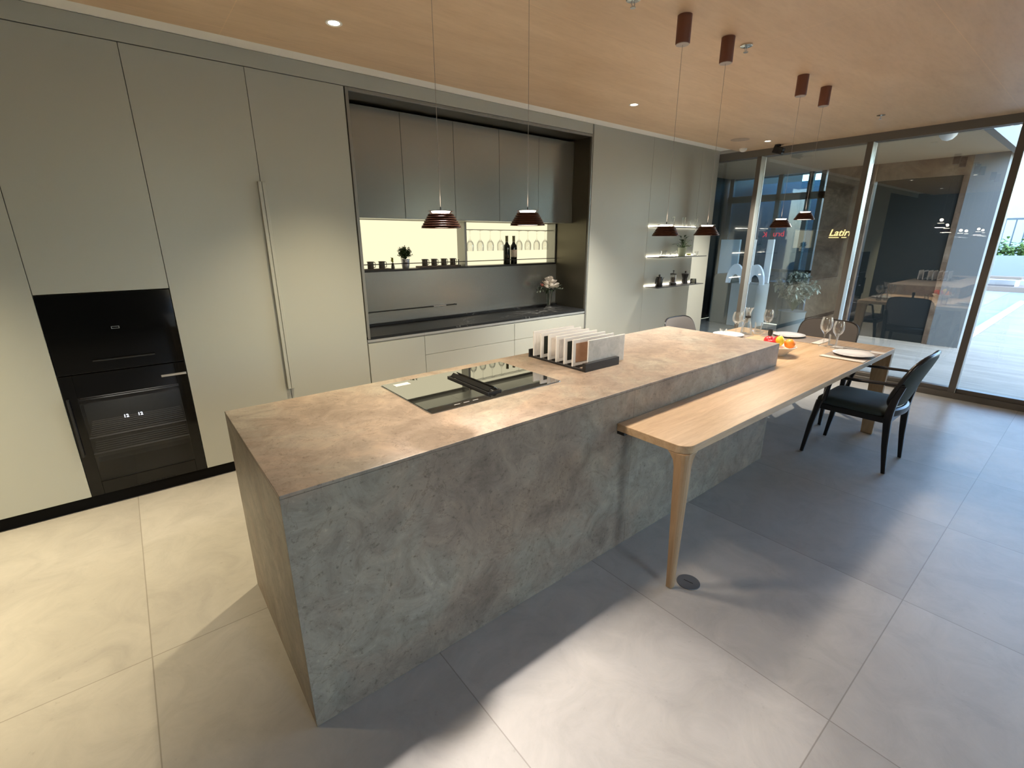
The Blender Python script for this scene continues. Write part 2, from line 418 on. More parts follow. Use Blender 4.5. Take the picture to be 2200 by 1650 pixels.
# ================================================================== the setting
X = 6.66; ZC = 2.69; H = .90
struct(bx('floor', M['floor'], (-3.3, X+.13, -7.6, 1.2, -.12, 0), bevel=0))
struct(bx('ceiling', M['ceilwood'], (-3.3, X+.02, -7.6, -.284, ZC, ZC+.02), bevel=0))
struct(bx('wall_roof_slab', M['white_plaster'], (-3.5, X+.14, -7.8, 1.4, 2.9, 3.05), bevel=0)).name = 'ceiling_slab'
struct(bx('trim_1', mat('bright_plaster', (.88, .87, .84), .8), (-3.3, X-.002, -.62, .04, 2.737, 2.76), bevel=0))          # white recess above cabinets; brighter plaster stands in for a cove light
struct(bx('trim_2', M['gapdark'], (-3.3, X, -.30, -.286, ZC+.0205, 2.736), bevel=0))
struct(bx('wall_left', M['darkwall'], (-3.45, -3.3, -7.6, 1.2, 0, 2.9), bevel=0))
struct(bx('wall_front', M['darkwall'], (-3.3, .7, -7.75, -7.6, 0, 2.9), bevel=0))
struct(bx('wall_front', M['darkwall'], (1.6, X, -7.75, -7.6, 0, 2.9), bevel=0))
struct(bx('wall_front_lintel', M['darkwall'], (.701, 1.599, -7.75, -7.6, 2.7, 2.9), bevel=0))
w = struct(thing('window_8', None, None))  # added window out of view, put in as fill for the island front
MB().box(.701, .75, -7.72, -7.62, 0, 2.69).build('mullion', M['mull'], w)
MB().box(.751, 1.59, -7.68, -7.67, .05, 2.65).build('pane', M['pane'], w)
MB().box(.751, 1.59, -7.72, -7.62, 0, .049).build('sill', M['mull'], w)
struct(bx('floor_front_terrace', mat('front_paving', (.45, .45, .44), .8), (-3.5, X+.13, -14, -7.76, -.1, -.01), bevel=0))
struct(bx('wall_back', M['white_plaster'], (-3.3, X+.13, 1.2, 1.35, 0, 2.9), bevel=0))
struct(bx('trim_3', M['paint'], (-3.3, 4.112, -.001, .02, 2.641, 2.735)))                         # filler band above doors
struct(bx('baseboard_back', M['gapdark'], (-3.3, 6.62, .04, .055, 0, .083), bevel=0))
# glass wall
M['mullhead'] = mat('head_brown_grey', (.16, .15, .135), .5, metal=.2)
struct(bx('trim_4', M['mullhead'], (X, X+.13, -7.6, 1.2, 2.61, 2.70)))
struct(bx('trim_5', M['mull'], (X-.012, X+.115, -7.6, 1.2, 0.001, .062)))
ys = [.64, -.525, -1.70, -2.875, -4.05, -5.225, -6.40, -7.575]
for i in range(len(ys)-1):
    w = struct(thing('window_%d' % (i+1), None, None))
    a = ys[i+1]; b = ys[i]
    mb = MB().box(X-.006, X+.125, b-.027, b+.027, .0625, 2.609); mb.build('mullion', M['mullside'] if False else M['mull'], w, bevel=.002, seg=1)
    MB().box(X-.004, X+.126, b-.0325, b-.0275, .063, 2.608).build('mullion_cover', M['mullside'], w)  # pale strip: daylight on this side put into its colour
    MB().box(X+.095, X+.107, a+.029, b-.034, .064, 2.607).build('pane', M['pane'], w)
    MB().box(X+.02, X+.09, a+.029, b-.034, .0625, .105).build('glazing_bead', M['mull'], w, bevel=.002, seg=1)
# recessed downlights, some of them added out of view
DL = []
for i, (x, y) in enumerate(DOWNLIGHTS):
    if i == 0:
        dl0 = thing('recessed_downlight', 'x', 'downlight', (x, y, ZC))
        MB().lathe([(.030, 0.0), (.040, -.003), (.043, -.001), (.043, .0)], 28).build('trim_ring', M['whiteplastic'], dl0, smooth=True)
        MB().lathe([(.0, -.0008), (.029, -.0008), (.029, -.0002), (.0, -.0002)], 24).build('lamp_lens', M['lampglow'], dl0)
        d = dl0
    else: d = dup(dl0, (x, y, ZC))
    d['group'] = 'recessed ceiling downlights'
    d['label'] = ['small round ceiling downlight above the far left tall cabinet', 'round downlight in the wooden ceiling nearest the camera, above the handled cabinet doors',
                  'round downlight in the wooden ceiling above the right end of the niche', 'small round downlight in the wooden ceiling close to the glass wall', 'downlight behind the camera, over the left of the open floor', 'downlight behind the camera, over the middle of the open floor'][i]
    DL.append(d)
for i, (d, pw) in enumerate(zip(DL, DOWN_P)):
    lamp('downlight_beam', 'SPOT', (0, 0, -.012), pw, (1, .93, .80) if i in (2, 3) else WARM2, parent=d, spot_size=math.radians(92), spot_blend=1.0, shadow_soft_size=.03)

sp0 = dup(dl0, (1.30, -1.74, ZC), None, 'ceiling spotlight aimed past the island edge at the open floor')  # added spotlight out of view, placed to make the floor pool
for ch in sp0.children:
    if ch.type == 'LIGHT': bpy.data.objects.remove(ch)
lamp('spotlight_beam', 'SPOT', (0, 0, -.014), 240, (1, .91, .84), rot=(math.radians(-28), 0, math.radians(-16)), parent=sp0, spot_size=math.radians(37), spot_blend=.85, shadow_soft_size=.03)

# ================================================================== cabinets
G = .0015
def cab(name, x0, x1, label, group=None, z0=.088, z1=2.638, depth=.6):
    c = thing(name, label, 'cabinet', (x0, 0, 0), 0, group)
    MB().box(G*2, x1-x0-G*2, .0225, depth, z0, z1-.001).build('carcass', M['paint'], c)
    return c
def door(c, w, z0=.088, z1=2.638, name='door', y0=0, m=None):
    return MB().box(G, w-G, y0, y0+.02, z0+G, z1-G).build(name, m or M['paint'], c, bevel=.001, seg=1)
def tall_handle(d, xa, xb):
    return MB().box(xa, xb, -.030, -.0005, .556, 1.978).build('door_handle', M['paint'], d, bevel=.0015, seg=1)
S0, S1, S2, N1, N2 = -.3015, .3113, .9226, 1.5427, 4.113
c = cab('tall_cabinet', -.914, S0, 'plain greige tall cabinet at the far left, left of the black oven column', 'tall cabinets'); door(c, .6125)
c = cab('oven_cabinet', S0, S1, 'greige cabinet housing with door above the black oven', None, 1.3255, 2.638); door(c, .6128, 1.3255)
c = cab('tall_cabinet', S1, S2, 'tall greige cabinet right of the oven, long vertical handle on its right edge', 'tall cabinets'); d = door(c, S2-S1); tall_handle(d, S2-S1-.0225, S2-S1-.0015)
c = cab('tall_cabinet', S2, N1, 'tall greige cabinet directly left of the dark niche, handle on its left edge', 'tall cabinets'); d = door(c, N1-S2); tall_handle(d, .0015, .0225)
# built-in oven
ov = thing('built_in_oven', 'black glass built-in oven above the wine cooler in the tall cabinet row', 'oven', (S0, 0, .862))
MB().box(.004, .609, .021, .55, .004, .459).build('oven_body', M['black'], ov)
MB().box(.002, .611, -.002, .019, .002, .461).build('oven_door', M['blackglass'], ov, bevel=.002)
MB().box(.17, .47, -.016, -.003, .066, .076).build('door_handle', mat('dark_bar', (.05, .05, .05), .25, metal=.8), ov, bevel=.002)  # reflection on the black glass, built as a slim bar
lg = MB().box(.292, .330, -.0035, -.0025, .248, .262).build('maker_badge', mat('badge_rim', (.30, .30, .30), .4, metal=.5), ov)
MB().box(.295, .327, -.0042, -.0036, .2505, .2595).build('badge_face', M['blackglass'], lg)
# wine cooler
wc = thing('wine_cooler', 'black glass-fronted wine cooler with wire shelves and a white 12 12 display', 'wine cooler', (S0, 0, .088))
mb = MB().box(.004, .03, .03, .55, .004, .768).box(.583, .609, .03, .55, .004, .768).box(.0305, .5825, .52, .55, .004, .768).box(.0305, .5825, .03, .5195, .004, .03).box(.0305, .5825, .03, .5195, .742, .768)
mb.build('cooler_body', M['black'], wc)
d = MB().box(.002, .062, -.002, .020, .002, .770).box(.553, .611, -.002, .020, .002, .770).box(.0621, .5529, -.002, .020, .002, .085).box(.0621, .5529, -.002, .020, .632, .770).build('door_frame', M['blackglass'], wc, bevel=.001, seg=1)
MB().box(.0625, .5525, .004, .014, .0855, .6315).build('door_pane', M['tint'], wc)
M['coolwall'] = mat('cooler_lining', (.22, .22, .21), .5)
MB().box(.031, .582, .512, .519, .031, .741).build('cooler_lining', M['coolwall'], wc)
for z in (.595, .350, .245):
    mb = MB().box(.05, .565, .035, .055, z-.011, z+.011)
    for k in range(9): mb.box(.06, .555, .08+k*.045, .088+k*.045, z-.004, z+.002)
    mb.build('shelf', mat('grey_shelf_front', (.30, .29, .28), .5), wc)
MB().box(.475, .608, -.012, -.0025, .690, .703).build('silver_badge_bar', mat('silver_bar', (.60, .58, .54), .3, metal=.6), wc, bevel=.001)
MB().box(.012, .024, -.030, -.0025, .275, .637).build('door_handle', M['black'], wc, bevel=.002)
vg = MB()
for k in range(9): vg.box(.185+k*.028, .205+k*.028, -.0035, -.0025, .004, .012)
vg.build('vent_grille', mat('vent', (.002, .002, .002), .9), wc)
text('display_digits', '12', .027, M['digits'], (.244, -.004, .470), (math.pi/2, 0, 0), wc, .0005, offset=.0006)
text('display_digits', '12', .027, M['digits'], (.314, -.004, .468), (math.pi/2, 0, 0), wc, .0005, offset=.0006)
lamp('cooler_lamp', 'AREA', (S0+.3, .28, .76), 1.3, (1, .95, .85), size=.3)
# wall panels right of the niche
def panel(x0, x1, label, g='greige wall panels right of the niche'):
    c = thing('wall_panel', label, 'panel', (x0, 0, 0), 0, g)
    MB().box(G, x1-x0-G, .03, .06, .085, 2.7365).build('backing_board', M['gapdark'], c)
    MB().box(G, x1-x0-G, 0, .02, .088, 2.7362).build('panel_face', M['paint'], c, bevel=.001, seg=1)
panel(4.1335, 5.165, 'wide greige wall panel between the dark niche and the floating shelves')
panel(5.165, 6.215, 'greige wall panel carrying the three floating shelves')
panel(6.215, 6.635, 'narrow greige wall panel beside the glass wall')
# ---- niche
ns = thing('kitchen_niche', 'thin grey metal surround at the front of the dark kitchen niche', 'niche', (N1, 0, 0))
w = N2-N1
MB().box(.008, .030, -.001, .02, .838, 2.638).box(.0305, w-.004, -.001, .02, 2.616, 2.638).build('front_frame', M['framemetal'], ns, bevel=.001, seg=1)
MB().box(w-.003, w+.010, -.002, .02, .083, 2.736).build('edge_frame', M['framemetal'], ns, bevel=.001, seg=1)
tag(bx('niche_side_panel', M['sidelining'], (N1+.002, N1+.022, .0205, .70, .8565, 2.6155), bevel=0), 'dark side panel lining the left side of the kitchen niche', 'panel')
tag(bx('niche_side_panel', M['sidelining'], (N2-.0125, N2-.0035, .0205, .70, .8565, 2.6155), bevel=0), 'dark side panel at the right of the niche, beside the flower vase', 'panel')
tag(bx('niche_top_panel', M['sidelining'], (N1+.002, N2-.0035, .0205, .70, 2.616, 2.636), bevel=0), 'dark panel closing the top of the kitchen niche above the upper cabinets', 'panel')
# upper cabinets
UX = [1.572+.5055*i for i in range(6)]
for i in range(5):
    c = thing('upper_cabinet', ['smoked grey upper cabinet, leftmost of the five in the niche', 'smoked grey upper cabinet, second of the five from the left', 'smoked grey upper cabinet in the middle of the five',
        'smoked grey upper cabinet, fourth of the five from the left', 'smoked grey upper cabinet at the right end beside the niche side wall'][i], 'cabinet', (UX[i], .24, 1.782), 0, 'upper cabinets in the niche')
    ww = .5055
    MB().box(.001, ww-.001, .021, .455, .02, .808).build('carcass', M['black'], c)
    MB().box(.0015, ww-.0015, 0, .020, 0, .815).build('door', M['darkpanel'], c, bevel=.001, seg=1)
    MB().box(.001, ww-.001, .021, .24, .004, .018).build('light_rail', M['channel'], c)
# base cabinets
def basecab(x0, x1, label, kind):
    c = thing('base_cabinet', label, 'cabinet', (x0, 0, 0), 0, 'base cabinets under the black worktop'); ww = x1-x0
    MB().box(.003, ww-.003, .021, .47, .085, .80).build('carcass', M['paint'], c)
    MB().box(.0005, ww-.0005, .002, .0205, .812, .833).build('grip_channel', M['channel'], c, bevel=.001, seg=1)
    MB().box(.0005, ww-.0005, .012, .0205, .796, .8115).build('channel_recess', M['framemetal'], c)
    if kind == 'door': MB().box(.002, ww-.002, 0, .020, .09, .800).build('door', M['paint'], c, bevel=.001, seg=1)
    else:
        MB().box(.002, ww-.002, 0, .020, .635, .800).build('drawer', M['paint'], c, bevel=.001, seg=1)
        MB().box(.002, ww-.002, 0, .020, .363, .6315).build('drawer', M['paint'], c, bevel=.001, seg=1)
        MB().box(.002, ww-.002, 0, .020, .09, .3595).build('drawer', M['paint'], c, bevel=.001, seg=1)
basecab(1.548, 2.062, 'narrow greige base cabinet with one door at the niche left end', 'door')
basecab(2.062, 3.080, 'greige base cabinet with wide drawers in the middle of the niche', 'drawers')
basecab(3.080, 4.108, 'greige base cabinet with wide drawers at the right, behind the sample rack', 'drawers')
ct = tag(MB().box(1.550, 4.0995, 0.0, .474, .8345, .856).build('worktop', M['counter'], bevel=.001, seg=1), 'long black stone worktop with white veins in the niche', 'worktop')
us = tag(MB().box(1.566, 4.0995, .452, .4735, .8565, .880).build('worktop_upstand', M['counter'], bevel=.001), 'low black stone upstand along the back of the worktop', 'upstand')
bs = tag(MB().box(1.566, 4.0995, .475, .495, .8565, 1.334).build('splashback', M['darkpanel'], bevel=0), 'smoked reflective splashback between worktop and lit shelf', 'splashback')
# lit display box
db = thing('display_shelf', 'backlit recessed display shelf with black rail above the splashback', 'shelf', (0, 0, 0))
MB().box(1.566, 4.0995, .482, .70, 1.3345, 1.352).build('shelf_board', M['black'], db, bevel=.001)
MB().box(1.570, 2.829, .622, .632, 1.3525, 1.781).build('backlit_panel', M['backlight'], db)
MB().box(2.853, 4.080, .622, .632, 1.3525, 1.781).build('backlit_panel', M['backlight'], db)
MB().box(2.830, 2.852, .485, .64, 1.3525, 1.781).build('divider', M['framemetal'], db)
MB().box(4.081, 4.098, .485, .64, 1.3525, 1.781).build('side_panel', M['framemetal'], db)
MB().box(1.566, 1.569, .60, .64, 1.3525, 1.781).build('side_panel', M['framemetal'], db)
MB().box(2.8525, 2.855, .483, .487, 1.3525, 1.781).build('edge_strip', M['black'], db); MB().box(4.094, 4.0985, .480, .4845, 1.3525, 1.781).build('edge_strip', M['black'], db)
rl = MB().tube([(1.575, .488, 1.400), (4.090, .488, 1.400)], .004, 8).tube([(1.76, .488, 1.3525), (1.76, .488, 1.415)], .0045, 8).tube([(2.752, .488, 1.3525), (2.752, .488, 1.422)], .005, 8).tube([(3.47, .488, 1.3525), (3.47, .488, 1.400)], .003, 8)
rl.build('guard_rail', M['black'], db, smooth=True)
MB().tube([(2.856, .56, 1.708), (4.079, .56, 1.708)], .004, 8).tube([(2.856, .52, 1.708), (4.079, .52, 1.708)], .003, 8).build('glass_hanging_rod', M['framemetal'], db, smooth=True)
# rail on splashback
tr = thing('utensil_rail', 'thin black utensil rail with silver clip on the splashback', 'rail', (0, 0, 0))
MB().tube([(1.60, .462, .983), (2.685, .462, .983)], .0045, 8).build('rail_bar', M['black'], tr, smooth=True)
MB().tube([(2.43, .462, .983), (2.57, .462, .983)], .0062, 10).build('silver_sleeve', M['steel'], tr, smooth=True)
MB().tube([(2.685, .474, .983), (2.685, .455, .983)], .0075, 10).build('wall_bracket', M['black'], tr, smooth=True); MB().tube([(2.06, .474, .983), (2.06, .458, .983)], .006, 10).build('wall_bracket', M['black'], tr, smooth=True)

# ================================================================== glassware builders
def wine_glass_mb(h=.21, rb=.040, rf=.033, rim=.76):
    mb = MB(); hs = h*.45
    prof = [(rf, 0), (rf, .0015), (rf*.5, .004), (.0045, .009), (.0035, hs*.55), (.004, hs*.9), (rb*.40, hs+.008), (rb*.82, hs+h*.13), (rb, hs+h*.26), (rb*(.93+(rim-.76)*.35), hs+h*.42), (rb*rim, h)]
    inner = [(rb*(rim-.025), h), (rb*(.91+(rim-.76)*.35), hs+h*.42), (rb*.975, hs+h*.26), (rb*.79, hs+h*.135), (rb*.36, hs+.013), (.0, hs+.010)]
    return mb.lathe(prof+inner, 24)
def build_glass(name, label, cat, mb, loc, group, m=None):
    o = mb.build(name, m or M['glassware'], smooth=True); o.location = loc
    return tag(o, label, cat, group)
# hanging glasses
g0 = None
for i, x in enumerate([2.933, 3.060, 3.190, 3.325, 3.585, 3.713, 3.846, 3.975]):
    lab = 'upside-down stemmed glass hanging from the rod, ' + ['first from the divider', 'second from the divider', 'third from the divider', 'fourth, just left of the bottles',
        'fifth, just right of the bottles', 'third from the right end', 'second from the right end', 'last at the right end'][i]
    if g0 is None:
        mb = wine_glass_mb(.205, .038, .030, .93); mb.v = [(a, b, -c_) for a, b, c_ in mb.v]
        g0 = build_glass('wine_glass', lab, 'wine glass', mb, (x, .54, 1.703), 'hanging wine glasses'); 
    else:
        o = g0.copy(); COL.objects.link(o); o.location = (x, .54, 1.703); o['label'] = lab
# bottles
def bottle(x, label, lab_on):
    b = thing('wine_bottle', label, 'bottle', (x, .545, 1.3525), 0, 'wine bottles on the lit shelf')
    MB().lathe([(.0, .004), (.034, 0), (.037, .004), (.037, .175), (.034, .195), (.019, .215), (.0145, .232), (.0145, .235)], 28).build('bottle_body', M['bottle'], b, smooth=True)
    MB().lathe([(.0150, .2355), (.0155, .236), (.0155, .285), (.0165, .286), (.0165, .297), (.0, .297)], 20).build('foil_cap', M['foil'], b, smooth=True)
    if lab_on: MB().lathe([(.0372, .075), (.0376, .075), (.0376, .150), (.0372, .150)], 28, closed=True).build('paper_label', M['label'], b, smooth=True)
    return b
bottle(3.415, 'dark wine bottle without visible label, left of the pair', False); bottle(3.512, 'dark wine bottle with pale label, right of the pair', True)
# cups on trays
def cup(name='mug'):
    c = thing(name, 'x', 'cup', (0, 0, 0))
    MB().lathe([(.0, 0), (.026, 0), (.028, .004), (.028, .055), (.033, .060), (.033, .063), (.026, .063), (.025, .008), (.0, .006)], 24).build('cup_body', M['smoke'], c, smooth=True)
    MB().tube([(.027, 0, .056), (.042, 0, .056), (.045, 0, .045), (.045, 0, .016), (.041, 0, .010), (.027, 0, .010)], .0032, 8).build('cup_handle', M['smoke'], c, smooth=True)
    return c
c0 = cup()
tags = ['smoked glass cup in the left tray, beside the niche edge', 'smoked glass cup in the left tray, middle of its three', 'smoked glass cup at the right end of the left tray', 'smoked glass cup at the left end of the right tray',
        'second smoked glass cup on the right tray', 'third smoked glass cup on the right tray', 'last smoked glass cup on the right tray, by the divider']
for i, (x, z) in enumerate([(1.742, 1.361), (1.855, 1.361), (1.963, 1.361), (2.405, 1.369), (2.508, 1.369), (2.618, 1.369), (2.722, 1.369)]):
    if i == 0: c_ = c0; c_.location = (x, .55, z)
    else: c_ = dup(c0, (x, .55, z))
    c_['label'] = tags[i]; c_['group'] = 'smoked cups on the lit shelf'
tag(MB().box(1.69, 2.035, .505, .60, 1.3525, 1.3605).build('serving_tray', M['traywood'], bevel=.002), 'dark low tray under the three left cups', 'tray')
tag(MB().box(2.33, 2.79, .505, .60, 1.3525, 1.3685).build('serving_tray', M['traywood'], bevel=.002), 'dark tray under the four right cups', 'tray')
# small green ornament
orn = thing('small_vase', 'tiny glass jar with yellow-green sprigs left of the potted shrub', 'vase', (2.068, .545, 1.3525))
MB().lathe([(0, 0), (.014, 0), (.017, .01), (.015, .03), (.009, .045), (.011, .055), (.0, .055)], 16).build('jar', M['smoke'], orn, smooth=True)
mb = MB()
for k in range(14):
    a = random.uniform(0, 6.28); r = random.uniform(.2, .9); mb.leaf((0, 0, .05+random.uniform(0, .03)), (math.cos(a)*r, math.sin(a)*r*.7, 1), random.uniform(.03, .065), .007, .3)
mb.build('sprigs', M['leafyellow'], orn)
# shrub in zinc bucket
def shrub(name, label, cat, loc, potprof, potm, R_, Hc, nst, lm, leafsize=.012, leaves=16, seed=1, group=None):
    random.seed(seed); t = thing(name, label, cat, loc, 0, group)
    MB().lathe(potprof, 28).build('pot', potm, t, smooth=True)
    top = potprof[-3][1] if len(potprof) > 3 else .08; top = max(z for r, z in potprof)
    st = MB(); lf = MB()
    for k in range(nst):
        a = random.uniform(0, 6.28); ph = random.uniform(.05, 1.25) if R_ > .2 else random.uniform(.05, 1.95); d = Vector((math.cos(a)*math.sin(ph), math.sin(a)*math.sin(ph), math.cos(ph)))
        Ls = random.uniform(.55, 1.0)*R_; p0 = Vector((0, 0, top-.005)) ; p1 = p0+Vector((0, 0, Hc))*.55*random.uniform(.5, 1)+d*Ls*.5; p2 = p0+Vector((0, 0, Hc))*.6+d*Ls
        st.tube([p0, p1, p2], [.0016, .0012, .0007], 5)
        for j in range(leaves):
            t_ = .25+.75*j/leaves; p = p1.lerp(p2, (t_-.3)/.7) if t_ > .3 else p0.lerp(p1, t_/.3)
            dd = Vector((random.gauss(0, 1), random.gauss(0, 1), random.gauss(.2, .8)))
            lf.leaf(p, dd, leafsize*random.uniform(1.0, 2.0), leafsize*.42, .2)
    st.build('stems', M['leafdark'], t); lf.build('foliage', lm, t)
    return t
shrub('potted_shrub', 'bushy green shrub in a grey zinc bucket on the lit shelf', 'plant', (2.195, .540, 1.3525), [(.0, 0), (.030, 0), (.032, .004), (.036, .03), (.037, .033), (.040, .08), (.043, .082), (.043, .086), (.039, .086), (.0, .078)], M['zinc'], .080, .085, 95, M['leaf'], .011, 14, 3)
# bouquet
random.seed(11)
bq = thing('flower_vase', 'clear glass vase with white and pink roses on the black worktop', 'vase', (3.87, .35, .8565))
MB().lathe([(.0, 0), (.036, 0), (.037, .006), (.022, .014), (.020, .03), (.024, .12), (.030, .165), (.0285, .165), (.0225, .12), (.018, .03), (.0, .024)], 24).build('vase', M['glassware'], bq, smooth=True)
st = MB(); lf = MB()
bl = [(0, 0, .31, .042, 0), (-.055, -.02, .285, .042, 0), (.055, -.01, .290, .040, 0), (-.01, -.055, .255, .046, 0), (.07, -.035, .245, .036, 0), (-.075, -.05, .250, .034, 0), (.03, .04, .305, .036, 0), (-.105, .0, .262, .024, 1), (.105, -.03, .262, .024, 0), (-.03, -.02, .330, .032, 0), (.06, .02, .335, .026, 0)]
for (x, y, z, r, pk) in bl:
    x *= .95; y *= .9; r *= 1.12
    st.tube([(x*.1, y*.1, .03), (x*.5, y*.5, .17), (x, y, z-r*.6)], .002, 6)
    mb = MB(); mb.ball((0, 0, 0), r*.42, 8)
    for ring, (n, rr, tilt) in enumerate(((4, .45, .25), (5, .68, .6), (7, .95, .95))):
        for k in range(n):
            a = 6.283*k/n + ring*.5; n1 = 4; vs_ = []
            for iu in range(n1+1):
                u = iu/n1
                for iv in range(-2, 3):
                    v = iv/2; ang = a+v*(.75 if ring < 2 else .55); rad = r*rr*(.45+.55*math.sin(u*1.5))*(1+.12*ring*u*u); zz = r*(-.5+1.05*u*(1-.28*ring))*1.0 - r*.10*abs(v)*u
                    vs_.append((rad*math.cos(ang), rad*math.sin(ang), zz))
            fs = [(i*5+j, i*5+j+1, (i+1)*5+j+1, (i+1)*5+j) for i in range(n1) for j in range(4)]
            mb.add(vs_, fs)
    b = mb.build('blossom', M['petalpink'] if pk else M['petal'], bq, smooth=True); b.location = (x, y, z); b.rotation_euler = (.5+y*6, x*6, random.uniform(0, 3))
for k in range(70):
    a = random.uniform(0, 6.28); r = random.uniform(.02, .10); z = .20+random.uniform(0, .06)
    lf.leaf((r*math.cos(a), r*math.sin(a)*.7, z), (math.cos(a), math.sin(a), random.uniform(-.5, .5)), random.uniform(.03, .06), .010, .3)
st.build('stems', M['leafdark'], bq); lf.build('leaves', M['leafdark'], bq)
for sx in (-1, 1):
    sp = MB()
    for q in range(2):
        p0 = Vector((sx*.05, -.02, .22)); p1 = p0+Vector((sx*(.11+.03*q), -.01, .03-.05*q)); sp.tube([p0, p1], .0015, 5)
        for k in range(6): p = p0.lerp(p1, .3+.7*k/5); sp.leaf(p, (sx*.6, random.uniform(-.5, .5), random.uniform(-.8, .8)), .028, .007, .2)
    sp.build('side_sprigs', M['leafgrey'], bq)

# ================================================================== floating shelves
SH = [(1.755, 'floating black wall shelf with light strip, topmost of the three'), (1.400, 'floating black wall shelf with light strip, middle of the three'), (1.040, 'floating black wall shelf with light strip, lowest of the three')]
for z, lab in SH:
    s = thing('floating_shelf', lab, 'shelf', (5.175, 0, z), 0, 'floating shelves on the right wall')
    MB().box(0, 1.035, -.215, -.0145, -.008, 0).build('shelf_plate', mat('shelf_black', (.02, .02, .022), .4), s, bevel=.001)
    MB().box(0, 1.035, -.0142, -.001, .0004, .014).build('light_strip', M['led'], s)
def zs(i): return SH[i][0]+.0004
# top shelf: tall thin glasses
for i, (x, label) in enumerate([(5.50, 'tall thin glass on the top floating shelf, leftmost'), (5.74, 'tall thin glass on the top floating shelf, middle'), (6.02, 'tall thin glass on the top floating shelf, rightmost')]):
    mb = MB().lathe([(0, 0), (.017, 0), (.018, .004), (.020, .115), (.0188, .115), (.0165, .008), (0, .006)], 20)
    build_glass('tall_glass', label, 'glass', mb, (x, -.12, zs(0)), 'tall glasses on the top floating shelf')
t = thing('small_jug', 'little clear glass jug between the tall glasses on the top shelf', 'jug', (5.87, -.12, zs(0)))
MB().lathe([(0, 0), (.022, 0), (.026, .015), (.018, .04), (.014, .055), (.017, .07), (.0155, .07), (.012, .055), (.016, .04), (.024, .016), (0, .004)], 20).build('jug_body', M['glassware'], t, smooth=True)
MB().tube([(.016, 0, .06), (.034, 0, .085), (.040, 0, .09)], .0022, 6).build('spout', M['glassware'], t, smooth=True)
# mid shelf: cups, kettle ring, plant, jar
t = thing('glass_cup', 'clear glass cup on a saucer at the left of the middle floating shelf', 'cup', (5.36, -.12, zs(1)))
MB().lathe([(0, 0), (.05, .002), (.06, .008), (.058, .010), (.03, .004), (0, .003)], 24).build('saucer', M['porcelain'], t, smooth=True)
MB().lathe([(0, .011), (.022, .011), (.032, .03), (.040, .075), (.0385, .075), (.030, .03), (.02, .014), (0, .0135)], 24).build('cup_body', M['glassware'], t, smooth=True)
t = thing('glass_teapot', 'low clear glass teapot with looped handle on the middle floating shelf', 'teapot', (5.58, -.12, zs(1)))
MB().lathe([(0, 0), (.03, 0), (.048, .018), (.045, .038), (.022, .052), (.010, .054), (.008, .066), (0, .066)], 24).build('pot_body', M['glassware'], t, smooth=True)
MB().tube([(.045, 0, .02), (.07, 0, .035), (.075, 0, .055), (.06, 0, .07), (.035, 0, .06)], .0035, 8).build('handle', M['porcelain'], t, smooth=True)
MB().tube([(-.044, 0, .02), (-.065, 0, .03), (-.072, 0, .05)], [.007, .005, .004], 8).build('spout', M['glassware'], t, smooth=True)
random.seed(5)
t = thing('potted_plant', 'broad-leaved dark green plant in a pale green pot on the middle floating shelf', 'plant', (5.765, -.12, zs(1)))
MB().lathe([(0, 0), (.040, 0), (.043, .003), (.054, .105), (.056, .107), (.051, .107), (.048, .095), (0, .09)], 28).build('pot', M['potgreen'], t, smooth=True)
st = MB(); lf = MB()
for k in range(30):
    a = random.uniform(0, 6.28); e = random.uniform(.15, 1.1); L_ = random.uniform(.06, .15)
    d = Vector((math.cos(a)*math.sin(e), math.sin(a)*math.sin(e)*.8, math.cos(e))); p0 = Vector((0, 0, .09)); p1 = p0+d*L_
    st.tube([p0, p1], [.0025, .0015], 5); lf.leaf(p1, (d.x, d.y, d.z*.3), random.uniform(.05, .085), .016, .35)
st.build('stems', M['leaf'], t); lf.build('leaves', M['leafdark'], t)
t = thing('glass_jar', 'small clear jar with yellow-green filling at the right end of the middle floating shelf', 'jar', (5.96, -.10, zs(1)))
MB().lathe([(0, 0), (.03, 0), (.034, .008), (.033, .03), (.031, .03), (0, .004)], 20).build('jar_body', M['glassware'], t, smooth=True)
MB().lathe([(0, .0045), (.029, .0085), (.028, .022), (0, .024)], 16).build('filling', M['leafyellow'], t, smooth=True)
t = build_glass('small_tumbler', 'small faceted glass tumbler at the right of the middle floating shelf', 'glass', MB().lathe([(0, 0), (.022, 0), (.026, .055), (.0245, .055), (.020, .006), (0, .005)], 8), (6.11, -.12, zs(1)), None)
# low shelf: coffee kettle, french press, moka pot with cup
t = thing('gooseneck_kettle', 'black gooseneck kettle at the left of the lowest floating shelf', 'kettle', (5.32, -.12, zs(2)))
MB().lathe([(0, 0), (.044, 0), (.046, .004), (.036, .115), (.034, .120), (0, .124)], 28).build('kettle_body', M['black'], t, smooth=True)
MB().lathe([(0, .1245), (.010, .1245), (.012, .140), (.008, .150), (0, .151)], 14).build('lid_knob', M['black'], t, smooth=True)
MB().tube([(.042, 0, .03), (.068, 0, .04), (.072, 0, .075), (.080, 0, .10), (.100, 0, .108)], [.007, .0055, .0045, .004, .0035], 8).build('spout', M['black'], t, smooth=True)
MB().tube([(-.034, 0, .108), (-.060, 0, .108), (-.074, 0, .085), (-.078, 0, .04)], .006, 8).build('handle', M['black'], t, smooth=True)
t = thing('coffee_press', 'glass and black coffee press in the middle of the lowest floating shelf', 'coffee press', (5.62, -.12, zs(2)))
MB().lathe([(0, 0), (.046, 0), (.048, .03), (.040, .035), (0, .036)], 28).build('press_base', M['black'], t, smooth=True)
